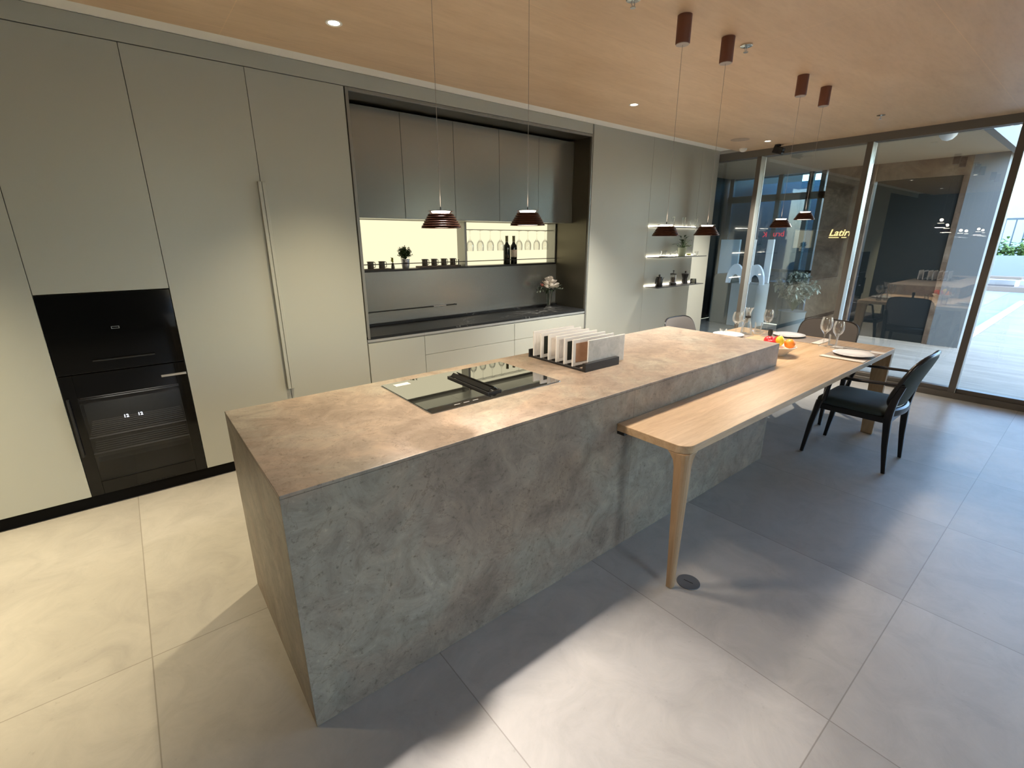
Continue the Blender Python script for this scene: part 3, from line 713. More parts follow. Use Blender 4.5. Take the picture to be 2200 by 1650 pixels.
MB().lathe([(.030, .0365), (.038, .0365), (.038, .135), (.036, .135), (.035, .04), (.03, .04)], 24, closed=True).build('glass_beaker', M['glassware'], t, smooth=True)
MB().lathe([(0, .04), (.033, .04), (.033, .10), (0, .10)], 20).build('coffee', mat('coffee', (.02, .01, .006), .2), t, smooth=True)
MB().lathe([(0, .1355), (.040, .1355), (.040, .148), (.010, .156), (.004, .158), (.004, .172), (.011, .175), (.011, .187), (0, .190)], 20).build('lid', M['black'], t, smooth=True)
MB().box(.041, .056, -.009, .009, .03, .14).build('press_handle', M['chrome'], t, bevel=.003)
t = thing('moka_pot', 'black moka pot behind a cup at the right of the lowest floating shelf', 'coffee pot', (5.955, -.085, zs(2)))
MB().lathe([(0, 0), (.042, 0), (.034, .06), (.032, .065), (.050, .128), (.046, .130), (0, .140)], 8).build('pot_body', M['black'], t)
MB().lathe([(0, .1405), (.008, .1405), (.012, .152), (.008, .165), (0, .166)], 10).build('lid_knob', M['black'], t, smooth=True)
t = thing('coffee_mug', 'clear glass mug in front of the moka pot on the lowest floating shelf', 'cup', (6.03, -.165, zs(2)))
MB().lathe([(0, 0), (.04, 0), (.042, .006), (.036, .065), (.034, .065), (.038, .008), (0, .006)], 22).build('mug_body', glass('milky_glass', (.62, .62, .60), 1.5, boost=1.4), t, smooth=True)
MB().tube([(.038, 0, .055), (.062, 0, .05), (.068, 0, .03), (.040, 0, .012)], .004, 8).build('mug_handle', M['glassware'], t, smooth=True)

# ================================================================== island
IX0, IX1, IYN, IYF = .3376, 3.6524, -2.287, -1.372
isl = thing('kitchen_island', 'long taupe stone kitchen island with waterfall ends', 'kitchen island', (0, 0, 0))
T = .012
MB().box(IX0+T+.001, IX1-T-.001, IYN+T+.001, IYF-T-.001, .001, H-T-.001).build('island_core', M['gapdark'], isl)
MB().box(IX0, IX1, IYN, IYF, H-T, H).build('island_top', M['stone'], isl, bevel=.0015, seg=2)
MB().box(IX0, 2.0, IYN, IYN+T, .001, H-T-.0006).build('front_panel', M['stone'], isl, bevel=.0006, seg=1)
MB().box(2.0012, IX1, IYN, IYN+T, .001, H-T-.0006).build('front_panel', M['stone'], isl, bevel=.0006, seg=1)
MB().box(IX0, IX1, IYF-T, IYF, .001, H-T-.0006).build('back_panel', M['stone'], isl, bevel=.0006, seg=1)
MB().box(IX0, IX0+T, IYN+T+.0008, IYF-T-.0008, .001, H-T-.0006).build('end_panel', M['stone'], isl, bevel=.0006, seg=1)
MB().box(IX1-T, IX1, IYN+T+.0008, IYF-T-.0008, .001, H-T-.0006).build('end_panel', M['stone'], isl, bevel=.0006, seg=1)
# induction hob
HOBM = mat('hob_glass', (.004, .004, .004), .02); HOBM.node_tree.nodes['Principled BSDF'].inputs['IOR'].default_value = 5.5
hb = thing('induction_hob', 'black glass induction hob with central downdraft extractor on the island', 'hob', (1.019, -1.976, H))
MB().prism(rrect(0, .765, 0, .520, .012), 0.0002, .005).build('glass_plate', M['blackglass'] if False else HOBM, hb, bevel=.0015)
MB().prism(rrect(-.004, .769, -.004, .524, .014), 0.0001, .0022).build('steel_edge', M['steel'], hb)
MB().prism(rrect(.334, .342, .055, .425, .003), .0052, .013).prism(rrect(.410, .418, .055, .425, .003), .0052, .013).prism(rrect(.342, .410, .415, .425, .003), .0052, .013).prism(rrect(.342, .410, .055, .065, .003), .0052, .013).build('extractor_frame', M['black'], hb)
FLAP = mat('flap_glass', (.01, .01, .01), .08, spec=.8)
MB().obox((.357, .24, .021), (.009, 0, .008), (0, .17, 0), (-.0015, 0, .002)).build('extractor_flap', FLAP, hb, bevel=.001)
MB().obox((.394, .24, .021), (.009, 0, -.008), (0, .17, 0), (.0015, 0, .002)).build('extractor_flap', FLAP, hb, bevel=.001)
MB().box(.371, .380, .075, .405, .0052, .014).build('extractor_bar', M['steel'], hb, bevel=.002)
MB().box(.05, .13, .445, .485, .0052, .0058).build('paper_sticker', M['s_white'], hb, bevel=0)
pm = MB()
for k in range(3): pm.box(.13+k*.05, .16+k*.05, .028, .031, .0051, .0054)
pm.build('touch_marks', mat('print_grey', (.5, .5, .5), .5), hb, bevel=0)
# sample rack
rk = thing('sample_rack', 'black rack on the island holding upright stone sample boards', 'rack', (2.0, -1.94, H))
MB().box(.01, .30, 0, .025, .0002, .048).box(.012, .035, .0255, .475, .0002, .010).box(.20, .225, .0255, .475, .0002, .010).box(.01, .225, .476, .485, .0002, .05).build('rack_base', M['black'], rk, bevel=.001)
mbx = MB()
for k in range(7): mbx.box(.035, .20, .0395+k*.0664-.009, .0395+k*.0664-.006, .0002, .016)
mbx.build('slot_dividers', M['black'], rk, bevel=0)
specs = [('s_pale', 'pale grey marble sample board at the back of the rack'), ('s_black', 'black stone sample board with white margin, second from the back of the rack'), ('s_beige', 'beige stone sample board with white margin, third from the back of the rack'),
         ('s_fog', 'fog grey textured sample board with white margin in the middle of the rack'), ('s_black', 'black stone sample board with white margin directly behind the brown one'), ('s_brown', 'brown stone sample board with white margin, second from the front of the rack')]
for k, (mk, lab) in enumerate(specs):
    y = -1.492 - k*.0672
    s = thing('sample_board', lab, 'sample board', (2.018, y, H+.0115), -.02, 'stone sample boards in the rack')
    MB().box(0, .345, -.005, .005, 0, .155).build('board', M['s_white'], s, bevel=.001)
    MB().box(.022, .323, -.0062, -.0052, .022, .133).build('stone_face', M[mk], s, bevel=0)
s = thing('sample_board', 'large plain grey stone sample board at the front of the rack', 'sample board', (2.062, -1.905, H+.0115), 0, 'stone sample boards in the rack')
MB().box(0, .318, -.004, .004, 0, .158).build('board', M['s_white'], s, bevel=.001)
MB().box(.006, .312, -.0055, -.0042, .002, .154).build('stone_face', M['s_grey'], s, bevel=0)

# ================================================================== table
tb = thing('dining_table', 'light oak dining table wrapping round the end of the stone island', 'table', (0, 0, 0))
TX0, TX1, TYN, TYF, TZ = 1.872, 5.0, -2.672, -1.372, .74
r = .06; poly = []
def arc(cx, cy, a0, a1, rr, n=8):
    return [(cx+rr*math.cos(math.radians(a0+(a1-a0)*i/n)), cy+rr*math.sin(math.radians(a0+(a1-a0)*i/n))) for i in range(n+1)]
poly = arc(TX0+r, TYN+r, 180, 270, r)+arc(TX1-.03, TYN+.03, 270, 360, .03)+arc(TX1-.03, TYF-.03, 0, 90, .03)+[(IX1+.002, TYF), (IX1+.002, IYN-.002), (TX0, IYN-.002)]
b = MB().prism(poly, TZ-.038, TZ).build('tabletop', M['oak'], tb, bevel=.002, seg=2)
MB().prism([(x+(.05 if x < 3 else -.05), y+(.05 if y < -2.4 else -.01)) for x, y in [(TX0, TYN), (TX1, TYN), (TX1, IYN-.02), (TX0, IYN-.02)]], TZ-.05, TZ-.0385).build('under_frame', M['oakleg'], tb)
MB().box(TX0+.004, TX0+.03, IYN-.045, IYN-.002, TZ-.055, TZ-.039).build('wall_bracket', M['black'], tb)
def leg(cx, cy, sx, sy):
    rings = []
    for z, a, o in ((TZ-.0386, .095, 0), (TZ-.05, .082, 0), (TZ-.075, .064, 0), (TZ-.11, .056, 0), (TZ-.3, .048, 0), (TZ-.55, .037, 0), (.002, .030, 0)):
        c_ = a*.32
        base = [(0, c_), (c_*.3, c_*.3), (c_, 0), (a, 0), (a, a*.45), (a*.45, a), (0, a)]
        rings.append([(cx+sx*px, cy+sy*py, z) for px, py in base])
    return MB().loft(rings).build('table_leg', M['oakleg'], tb, bevel=.003, seg=2)
leg(TX0+.001, TYN+.001, 1, 1)
def board_leg(yo, sy):
    MB().loft([[(x0, yo+sy*a, z), (x1, yo+sy*a, z), (x1, yo+sy*b_, z), (x0, yo+sy*b_, z)] for x0, x1, a, b_, z in
               ((4.925, 4.985, .003, .150, TZ-.0386), (4.925, 4.975, .003, .125, TZ-.09), (4.855, 4.890, -.003, .080, .002))]).build('table_leg', M['oakleg'], tb, bevel=.004, seg=2)
board_leg(TYN, 1); board_leg(TYF, -1)
# tableware
TT = TZ+.0003
def placemat(name, loc, rz, w_, d_, lab):
    t = thing(name, lab, 'placemat', (loc[0], loc[1], TT), rz, 'taupe placemats on the oak table')
    MB().box(-w_/2, w_/2, -d_/2, d_/2, 0, .0025).build('mat', M['placemat'], t, bevel=.0005, seg=1)
    return t
placemat('placemat', (4.42, -2.52), 0, .43, .28, 'taupe placemat with a white plate at the near side of the table')
placemat('placemat', (4.80, -1.93), math.pi/2, .43, .30, 'taupe placemat with a white plate at the glass wall end of the table')
placemat('placemat', (4.42, -1.53), 0, .43, .28, 'taupe placemat with a white plate at the far side of the table')
def napkin(x, y, rz, l, lab, w_=.065):
    t = thing('napkin', lab, 'napkin', (x, y, TT+.0027), rz, 'folded linen napkins')
    MB().box(-l/2, l/2, -w_/2, w_/2, 0, .003).build('folded_cloth', M['linen'], t, bevel=.001, seg=1)
    return t
napkin(4.225, -2.52, math.pi/2, .29, 'pale linen strip on the left side of the near placemat')
napkin(4.655, -2.50, math.pi/2, .36, 'pale linen napkin under cutlery on the right of the near placemat', .085)
napkin(4.80, -2.185, 0, .30, 'pale linen napkin right of the plate at the glass wall end')
def plate(x, y, lab, rr=.135):
    o = MB().lathe([(0, .002), (rr*.6, 0), (rr*.66, .002), (rr*.98, .016), (rr, .019), (rr*.97, .020), (rr*.66, .008), (0, .006)], 40).build('plate', M['porcelain'], smooth=True); o.location = (x, y, TT+.003)
    return tag(o, lab, 'plate', 'white dinner plates')
plate(4.41, -2.535, 'round white plate on the near placemat by the dark armchair'); plate(4.83, -1.90, 'round white plate at the table end facing the glass wall'); plate(4.42, -1.53, 'round white plate at the far side of the table')
def wglass(x, y, lab, h=.215, rb=.041): return build_glass('wine_glass', lab, 'wine glass', wine_glass_mb(h, rb), (x, y, TT), 'wine glasses on the table')
wglass(4.62, -2.255, 'larger stemmed glass of the near pair, standing on the left', .245, .045); wglass(4.60, -2.352, 'smaller stemmed glass of the near pair, standing on the right', .225, .041)
wglass(4.78, -1.715, 'stemmed wine glass behind the fruit bowl and pepper mill', .235, .043); wglass(4.59, -1.515, 'stemmed wine glass left of the carafe', .205, .045); wglass(4.69, -1.545, 'stemmed wine glass right of the carafe', .205, .045)
def tumbler(x, y, lab, h=.09, rr=.036): return build_glass('tumbler', lab, 'glass', MB().lathe([(0, 0), (rr*.85, 0), (rr, h), (rr-.002, h), (rr*.85-.003, .008), (0, .006)], 24), (x, y, TT), 'water tumblers on the table')
tumbler(4.70, -2.300, 'low tumbler between and behind the near pair of stemmed glasses', .095); tumbler(4.86, -1.60, 'low water tumbler right of the carafe at the far side', .09); tumbler(4.47, -1.45, 'low tumbler at the far table edge left of the carafe', .05, .034)
tumbler(4.22, -2.02, 'small tumbler just behind the fruit bowl', .075, .03)
t = thing('carafe', 'clear glass water carafe with a black neck band', 'carafe', (4.62, -1.60, TT))
MB().lathe([(0, 0), (.048, 0), (.052, .01), (.047, .06), (.022, .15), (.019, .175), (.024, .225), (.040, .255), (.038, .255), (.022, .225), (.017, .175), (.020, .15), (.044, .06), (.048, .012), (0, .008)], 28).build('carafe_body', M['glassware'], t, smooth=True)
MB().lathe([(.0225, .160), (.0255, .160), (.0255, .178), (.0225, .178)], 24, closed=True).build('neck_band', M['black'], t, smooth=True)
t = thing('pepper_mill', 'small black pepper mill behind the fruit bowl', 'pepper mill', (4.42, -1.90, TT))
MB().lathe([(0, 0), (.024, 0), (.026, .01), (.016, .045), (.014, .06), (.020, .085), (.018, .115), (0, .118)], 20).build('mill_body', M['black'], t, smooth=True)
t = thing('side_dish', 'small glass side dish near the carafe', 'dish', (4.73, -1.66, TT))
MB().lathe([(0, 0), (.03, 0), (.055, .03), (.053, .031), (.028, .004), (0, .004)], 24).build('dish', M['glassware'], t, smooth=True)
# cutlery
def fork(x, y, rz, lab, knife=False):
    t = thing('table_knife' if knife else 'fork', lab, 'cutlery', (x, y, TT+.0065), rz, 'steel cutlery by the near plate')
    if knife: MB().box(-.10, -.005, -.005, .005, 0, .003).build('handle', M['steel'], t, bevel=.001); MB().prism([(-.0045, -.006), (.09, -.006), (.10, 0), (.09, .007), (-.0045, .006)], .0005, .002).build('blade', M['steel'], t)
    else:
        MB().box(-.10, .03, -.003, .003, 0, .003).build('handle', M['steel'], t, bevel=.001)
        mb = MB().prism([(.0305, -.003), (.05, -.011), (.06, -.011), (.06, .011), (.05, .011), (.0305, .003)], .0005, .0022)
        for k in range(4): mb.box(.0601, .09, -.011+k*.0063, -.008+k*.0063, .0005, .0022)
        mb.build('fork_tines', M['steel'], t)
fork(4.645, -2.49, math.pi/2+.3, 'steel fork lying crossed on the near napkin'); fork(4.67, -2.49, math.pi/2-.25, 'steel table knife lying crossed on the near napkin', True)
bpy.data.objects['table_knife'].location.z += .0035
# fruit bowl
fb = thing('fruit_bowl', 'cream faceted bowl beside the end of the island', 'bowl', (3.985, -2.155, TT))
MB().lathe([(0, 0), (.045, 0), (.055, .01), (.125, .075), (.122, .078), (.050, .014), (0, .010)], 14).build('bowl', M['bowl'], fb)
def fruit(kind, x, y, z, r_, lab, m):
    t = thing(kind, lab, 'fruit', (3.985+x, -2.155+y, TT+z), random.uniform(0, 3), 'fruit in the cream bowl')
    if kind == 'apple': prof = [(r_*math.sin(a)*(1+.06*math.cos(a)), -r_*.92*math.cos(a)-(.22*r_*math.exp(-(math.pi-a)**2*9)) + (.12*r_*math.exp(-a*a*9))) for a in [math.pi*i/16 for i in range(17)]]
    elif kind == 'lemon': prof = [(r_*.86*math.sin(a), -r_*1.05*math.cos(a)*(1+.12*abs(math.cos(a))**6)) for a in [math.pi*i/16 for i in range(17)]]
    else: prof = [(r_*math.sin(a), -r_*.95*math.cos(a)) for a in [math.pi*i/16 for i in range(17)]]
    MB().lathe(prof, 26).build('fruit_flesh', m, t, smooth=True)
    MB().tube([(0, 0, r_*.72), (.002, 0, r_*1.08)], .0018, 6).build('stalk', M['soil'], t)
    return t
fruit('orange', .040, -.060, .094, .039, 'orange at the front of the cream bowl', M['orange'])
fruit('lemon', -.022, -.010, .116, .036, 'yellow lemon in the middle of the cream bowl', M['lemon'])
fruit('apple', .056, .028, .104, .040, 'red apple behind the orange in the cream bowl', M['apple'])
fruit('apple', -.012, .074, .108, .038, 'red apple at the back of the cream bowl', M['apple'])
fruit('apple', -.078, .030, .100, .036, 'red apple at the island side of the cream bowl', M['apple'])

# ================================================================== chairs
def make_chair(label, fabric, loc, rz, e=.62, fr=.0145):
    t = thing('armchair', label, 'chair', loc, rz)
    for s in (-1, 1):
        rings = []
        for z, y, x, a in ((.44, .205, .235, .022), (.40, .212, .236, .0215), (.25, .235, .240, .0185), (.0008, .262, .243, .0125)):
            rings.append([(s*x+a*cx, y+a*cy, z) for cx, cy in ((-.7, -1), (.7, -1), (1, -.7), (1, .7), (.7, 1), (-.7, 1), (-1, .7), (-1, -.7))])
        MB().loft(rings).build('leg', M['chairwood'], t, smooth=True)
        rings = []
        for z, y, x, a in ((.655, -.262, .243, .017), (.56, -.236, .240, .020), (.46, -.222, .234, .023), (.40, -.220, .230, .023), (.2, -.238, .220, .018), (.0008, -.262, .208, .012)):
            rings.append([(s*x+a*cx, y+a*cy, z) for cx, cy in ((-.7, -1), (.7, -1), (1, -.7), (1, .7), (.7, 1), (-.7, 1), (-1, .7), (-1, -.7))])
        MB().loft(rings).build('leg', M['chairwood'], t, smooth=True)
        pts = [(s*.243, -.268, .662), (s*.262, -.16, .660), (s*.272, -.02, .652), (s*.268, .10, .646), (s*.262, .155, .642)]
        MB().tube(pts, [.018, .020, .021, .020, .016], 10, flat=.5).build('armrest', M['chairwood'], t, smooth=True)
        MB().tube([(s*.262, .145, .636), (s*.252, .165, .55), (s*.243, .180, .445)], [.013, .014, .016], 8).build('arm_support', M['chairwood'], t, smooth=True)
    # seat rails + cushion
    rp = rrect(-.245, .245, -.235, .235, .05, 5); ip = rrect(-.222, .222, -.212, .212, .04, 5)
    MB().prism(rp, .375, .418).build('seat_rail', M['chairwood'], t, bevel=.004)
    rings = []
    for z, k in ((.4185, .97), (.435, 1.0), (.452, .985), (.466, .93), (.474, .80), (.478, .5)):
        rings.append([(x*k, y*k, z) for x, y in rrect(-.243, .243, -.215, .240, .06, 6)])
    MB().loft(rings).build('seat_cushion', fabric, t, smooth=True)
    def bpt(u, v, off):                          # back shell surface
        z = .665+v*.205; y = -.232-(z-.47)*.30+.055*(u*u)*(1-.25*v); x = u*.262
        return Vector((x, y+off, z))
    def loop(k, off, n=36):
        out = []
        for i in range(n):
            a = 2*math.pi*i/n; ca, sa = math.cos(a), math.sin(a)
            out.append(bpt(k*math.copysign(abs(ca)**e, ca), k*math.copysign(abs(sa)**e, sa), off))
        return out
    MB().tube(loop(.96, 0), fr, 10, closed=True).build('back_frame', M['chairwood'], t, smooth=True)
    rings = [loop(.05, .016), loop(.5, .018), loop(.80, .018), loop(.955-fr*2, .010), loop(.965-fr*2.6, 0), loop(.955-fr*2, -.010), loop(.80, -.018), loop(.5, -.018), loop(.05, -.016)]
    MB().loft(rings).build('back_pad', fabric, t, smooth=True)
    pts = [(x, -.205-.05*(1-(x/.215)**2), .440) for x in [-.215+.43*i/12 for i in range(13)]]
    MB().tube(pts, .020, 8, flat=1.5).build('rear_apron', M['chairwood'], t, smooth=True)
    return t
make_chair('black-framed armchair with dark green seat at the near side of the table', M['fabric_green'], (4.295, -2.688, 0), 0)
make_chair('dark-framed armchair with taupe back at the table end before the glass wall', M['fabric_taupe'], (5.03, -2.06, 0), math.pi/2, .42, .007)
make_chair('dark-framed armchair with taupe back beyond the far side of the table', M['fabric_taupe'], (4.36, -1.34, 0), math.pi, .42, .007)

# ================================================================== pendants
PX = [1.085, 1.518, 2.555, 2.99, 4.02, 4.437]
plabs = ['ribbed bronze pendant lamp over the hob, leftmost of the six', 'ribbed bronze pendant lamp over the hob right edge, second from left', 'ribbed bronze pendant lamp over the island end before the lowest floating shelves, third from left',
         'ribbed bronze pendant lamp fourth from left, overlapping the edge of the wall panels', 'ribbed bronze pendant lamp over the fruit bowl, fifth from left', 'ribbed bronze pendant lamp nearest the glass wall, last of the six']
PZ = [1.653, 1.669, 1.628, 1.633, 1.694, 1.757]                 # height of each rim
M['low_diffuser'] = emit('lower_diffuser', (1, .87, .68), 7)
for i, (x, ZS) in enumerate(zip(PX, PZ)):
    p0 = thing('pendant_lamp', plabs[i], 'pendant lamp', (x, -2.01, 0), 0, 'bronze pendant lamps over island and table')
    MB().lathe([(0, 2.565), (.034, 2.565), (.036, 2.568), (.036, ZC-.0002), (0, ZC-.0002)], 28).build('ceiling_canopy', M['canopy'], p0, smooth=True)
    MB().lathe([(0, 2.562), (.033, 2.562), (.033, 2.5648), (0, 2.5648)], 28).build('canopy_cap', M['canopycap'], p0, smooth=True)
    MB().tube([(0, 0, ZS+.0765), (0, 0, 2.5615)], .0010, 6).build('suspension_cable', M['cable'], p0)
    prof = []
    for k in range(6):                           # stepped flaring rings
        r0 = .0445+k*.0050; z0 = ZS+.0520-k*.0082
        prof += [(r0-.0010, z0), (r0+.0022, z0-.0012), (r0+.0052, z0-.0042), (r0+.0056, z0-.0060), (r0+.0036, z0-.0078)]
    MB().lathe(prof+[(.0765, ZS+.0012), (.0765, ZS), (.0752, ZS), (.0700, ZS+.006), (.043, ZS+.0500)], 48, closed=True).build('lamp_shade', M['copper'], p0, smooth=True)
    MB().lathe([(0, ZS+.0505), (.028, ZS+.0505), (.031, ZS+.053), (.036, ZS+.0605), (0, ZS+.0615)], 28).build('top_diffuser', M['diffuser'], p0, smooth=True)
    MB().lathe([(.0455, ZS+.0600), (.0475, ZS+.0600), (.0475, ZS+.0615), (.0455, ZS+.0615)], 36, closed=True).tube([(.046, 0, ZS+.060), (.043, 0, ZS+.051)], .0008, 5).tube([(-.023, .04, ZS+.060), (-.022, .037, ZS+.051)], .0008, 5).tube([(-.023, -.04, ZS+.060), (-.022, -.037, ZS+.051)], .0008, 5).build('rim_ring', M['copper'], p0)
    MB().lathe([(0, ZS+.0617), (.020, ZS+.0617), (.018, ZS+.0640), (.0032, ZS+.0645), (.0028, ZS+.0765), (0, ZS+.0765)], 20).build('cable_holder', M['black'], p0, smooth=True)
    MB().lathe([(0, ZS+.0015), (.066, ZS+.0030), (.066, ZS+.0055), (0, ZS+.0055)], 28).build('lower_diffuser', M['low_diffuser'], p0)
    lamp('pendant_bulb', 'AREA', (0, 0, ZS-.0005), PEND_P*(1.3 if i < 2 else 1 if i < 4 else 1.5), (1, .84, .66), parent=p0, shape='DISK', size=.11)
    lamp('pendant_uplight', 'POINT', (0, 0, ZS+.10), .22, (1, .84, .66), parent=p0, shadow_soft_size=.02)

# ================================================================== ceiling fittings
def sprinkler(x, y, lab):
    t = thing('fire_sprinkler', lab, 'sprinkler', (x, y, ZC), 0, 'ceiling sprinklers')
    MB().lathe([(0, -.001), (.032, -.001), (.034, -.006), (.012, -.009), (0, -.009)], 24).build('escutcheon', M['chrome'], t, smooth=True)
    MB().tube([(.010, 0, -.010), (.011, 0, -.022), (.003, 0, -.034)], .0022, 6).tube([(-.010, 0, -.010), (-.011, 0, -.022), (-.003, 0, -.034)], .0022, 6).build('frame_arms', M['steel'], t)
    MB().lathe([(0, -.035), (.013, -.035), (.013, -.038), (0, -.038)], 16).build('deflector', M['steel'], t)
sprinkler(3.179, -2.02, 'chrome sprinkler head beside the fourth pendant canopy'); sprinkler(5.75, -2.01, 'chrome sprinkler head in the ceiling close to the glass wall'); sprinkler(2.21, -1.955, 'pale sprinkler head at the top edge of the picture')
t = thing('ceiling_speaker', 'flush round ceiling speaker grille near the glass wall', 'speaker', (5.846, -.663, ZC)); MB().lathe([(0, -.004), (.085, -.004), (.10, -.002), (.10, -.0002), (0, -.0002)], 36).build('grille', mat('speaker_beige', (.44, .34, .26), .6), t, smooth=True)
t = thing('smoke_detector', 'small white domed smoke detector in the corner by the glass wall', 'smoke detector', (6.42, -.42, ZC)); MB().lathe([(.045, -.0005), (.045, -.012), (.035, -.03), (.02, -.038), (0, -.04)], 28).build('detector_dome', M['whiteplastic'], t, smooth=True)
t = thing('security_camera', 'black security camera under the ceiling by the glass wall', 'camera', (6.50, -.80, ZC))
MB().lathe([(0, -.0005), (.035, -.0005), (.035, -.02), (0, -.02)], 24).build('mount_base', M['black'], t, smooth=True)
MB().obox((0, -.015, -.065), (.035, 0, 0), (0, .055, .018), (0, -.012, .036)).build('camera_body', M['black'], t, bevel=.01, seg=3)
MB().lathe([(0, 0), (.018, 0), (.018, .01), (0, .01)], 16).build('lens', M['blackglass'], t).location = (-.01, -.07, -.095)

# floor socket
t = thing('floor_socket', 'round metal floor socket cover beside the near table leg', 'floor socket', (1.985, -2.695, 0))
MB().lathe([(0, .0005), (.050, .0005), (.055, .0005), (.054, .004), (0, .0045)], 40).build('cover_plate', M['socket'], t, smooth=True)
MB().obox((0.0, 0.0, .0052), (.004, -.022, 0), (.0016, .0003, 0), (0, 0, .0005)).build('lift_slot', M['black'], t)

# ================================================================== outside
DX = X+.14
struct(tag(bx('floor_terrace', M['deck'], (DX, 22, -14, -2.42, -.08, -.012), bevel=0))); struct(bx('floor_porch', M['deck'], (DX, 9.94, -2.419, 1.6, -.08, -.012), bevel=0))
def grid_mat():
    m = mat('pale_paving', (.55, .60, .62), .6); N, L, p = nodes(m)
    br = N.new('ShaderNodeTexBrick'); L.new(wpos(N, L), br.inputs[0]); br.inputs['Scale'].default_value = 1; br.inputs['Color1'].default_value = (.17, .195, .21, 1); br.inputs['Color2'].default_value = (.19, .21, .225, 1)
    br.inputs['Mortar'].default_value = (.12, .145, .16, 1); br.inputs['Mortar Size'].default_value = .012; br.offset = 0; br.inputs['Brick Width'].default_value = .6; br.inputs['Row Height'].default_value = .6
    L.new(br.outputs[0], p.inputs['Base Color']); return m
struct(bx('floor_paving', grid_mat(), (10.6, 22, -2.30, 3, -.09, -.03), bevel=0))
struct(bx('ceiling_terrace', mat('tan_soffit', (.40, .30, .19), .6), (DX, 10.4, -2.45, 1.6, 2.76, 2.88), bevel=0))
struct(bx('ceiling_terrace_edge', M['concrete'], (DX, 10.4, -2.53, -2.451, 2.72, 2.95), bevel=0))
struct(bx('trim_6', M['white_plaster'], (7.48, 7.54, -2.44, 1.4, 2.748, 2.759), bevel=0))
struct(bx('wall_outside', M['charcoal'], (9.95, 10.15, -1.98, -.93, -.012, 2.50), bevel=0))
struct(bx('wall_outside_column', M['concrete'], (9.93, 10.5, -2.42, -2.05, -.012, 2.76), bevel=0))
struct(bx('wall_outside_lintel', M['marble'], (9.93, 10.1, -2.049, -.901, 2.501, 2.76), bevel=0))
struct(bx('wall_outside_jamb', M['marble'], (9.93, 10.1, -2.049, -1.981, -.012, 2.50), bevel=0))
sp_ = tag(bx('stone_pillar', M['marble'], (9.90, 10.1, -.90, -.20, -.012, 2.759), bevel=.003), 'brown marble pillar outside carrying the lit sign', 'pillar')
struct(bx('wall_porch_end', M['charcoal'], (7.0, 13.5, 1.62, 1.75, -.012, 3.2), bevel=0))
RS = (math.pi/2, 0, -math.pi/2)
sg = thing('illuminated_sign', 'warm lit Latirra lettering on the brown marble pillar', 'sign', (9.885, 0, 0))
text('lit_lettering', 'Latirra', .155, M['signwarm'], (0, -.385, 1.66), RS, sg, .004, shear=.25, offset=.002)
MB().box(0, .006, -.545, -.39, 1.625, 1.637).box(0, .006, -.66, -.585, 1.625, 1.637).box(0, .006, -.76, -.70, 1.625, 1.637).build('lit_underline', M['signwarm'], sg)
# left glazed facade of the neighbouring unit
fc = thing('glazed_facade', 'dark blue-grey glazed facade across the porch, left of the marble pillar', 'facade')
mb = MB()
for y in (1.55, 1.05, .62, .10, -.10): mb.box(10.0, 10.08, y-.04, y+.04, -.012, 2.759)
mb.box(10.0, 10.08, -.14, 1.6, 2.30, 2.42).box(10.0, 10.08, -.14, 1.6, .0, .12).box(10.0, 10.08, -.14, 1.6, 1.0, 1.05)
mb.build('facade_frame', mat('facade_frame', (.03, .05, .06), .4, metal=.3), fc)
MB().box(10.03, 10.04, -.14, 1.6, -.01, 2.75).build('facade_pane', M['facade'], fc)
MB().box(11.4, 11.5, -.2, 1.6, -.01, 2.75).build('inner_wall', mat('inner_blue', (.10, .15, .18), .7), fc)
MB().box(10.7, 11.35, .2, .9, .0, .75).build('inner_counter', mat('inner_teal', (.10, .17, .20), .5), fc)
rs = thing('red_sign', 'red mirrored lettering on the glazed facade behind the fifth pendant', 'sign', (9.965, 0, 0))  # reflection of a sign, built as glowing letters
text('red_lettering', 'bru', .15, M['signred'], (0, .385, 1.655), RS, rs, .003, mirror=True)
text('red_lettering', 'K', .135, M['signred'], (0, .70, 1.645), RS, rs, .003, mirror=True)
cn = thing('reception_counter', 'pale grey counter outside the glass behind the carafe', 'counter', (9.2, 0, 0))
MB().box(0, .5, .40, .90, -.011, .80).build('counter_body', M['whitecounter'], cn, bevel=.01)
def arch_shell(y0, lab):
    t = thing('shell_chair', lab, 'chair', (9.18, y0, .802), 0, 'white shell chairs on the counter')
    o = [(.17*math.cos(a), .36*math.sin(a)) for a in [math.pi*i/14 for i in range(15)]]
    q = [(.10*math.cos(a), .17*math.sin(a)) for a in [math.pi*i/14 for i in range(15)]]
    mb = MB(); n = 15
    vs_ = []
    for x in (0, .06):
        vs_ += [(x, a, b_) for a, b_ in o]+[(x, a, b_) for a, b_ in q]
    fs = []
    for i in range(n-1):
        fs += [(i, i+1, n+i+1, n+i), (2*n+i+1, 2*n+i, 3*n+i, 3*n+i+1), (i+1, i, 2*n+i, 2*n+i+1), (n+i, n+i+1, 3*n+i+1, 3*n+i)]
    fs += [(0, n, 3*n, 2*n), (n-1, 2*n-1+0, 4*n-1, 3*n-1)]
    mb.add(vs_, fs); mb.build('shell', M['whiteshell'], t)
arch_shell(.84, 'white arched shell piece on the pale counter, left of the mullion'); arch_shell(.47, 'white arched shell piece on the pale counter, right of the mullion')
tag(bx('display_board', M['whiteshell'], (9.75, 9.80, .80, .92, -.011, 1.60), bevel=.004), 'narrow upright white board behind the left shell piece outside', 'board', 'upright boards outside')
tag(bx('display_board', M['whiteshell'], (9.75, 9.80, .46, .58, -.011, 1.60), bevel=.004), 'narrow upright white board right of the mullion outside', 'board', 'upright boards outside')
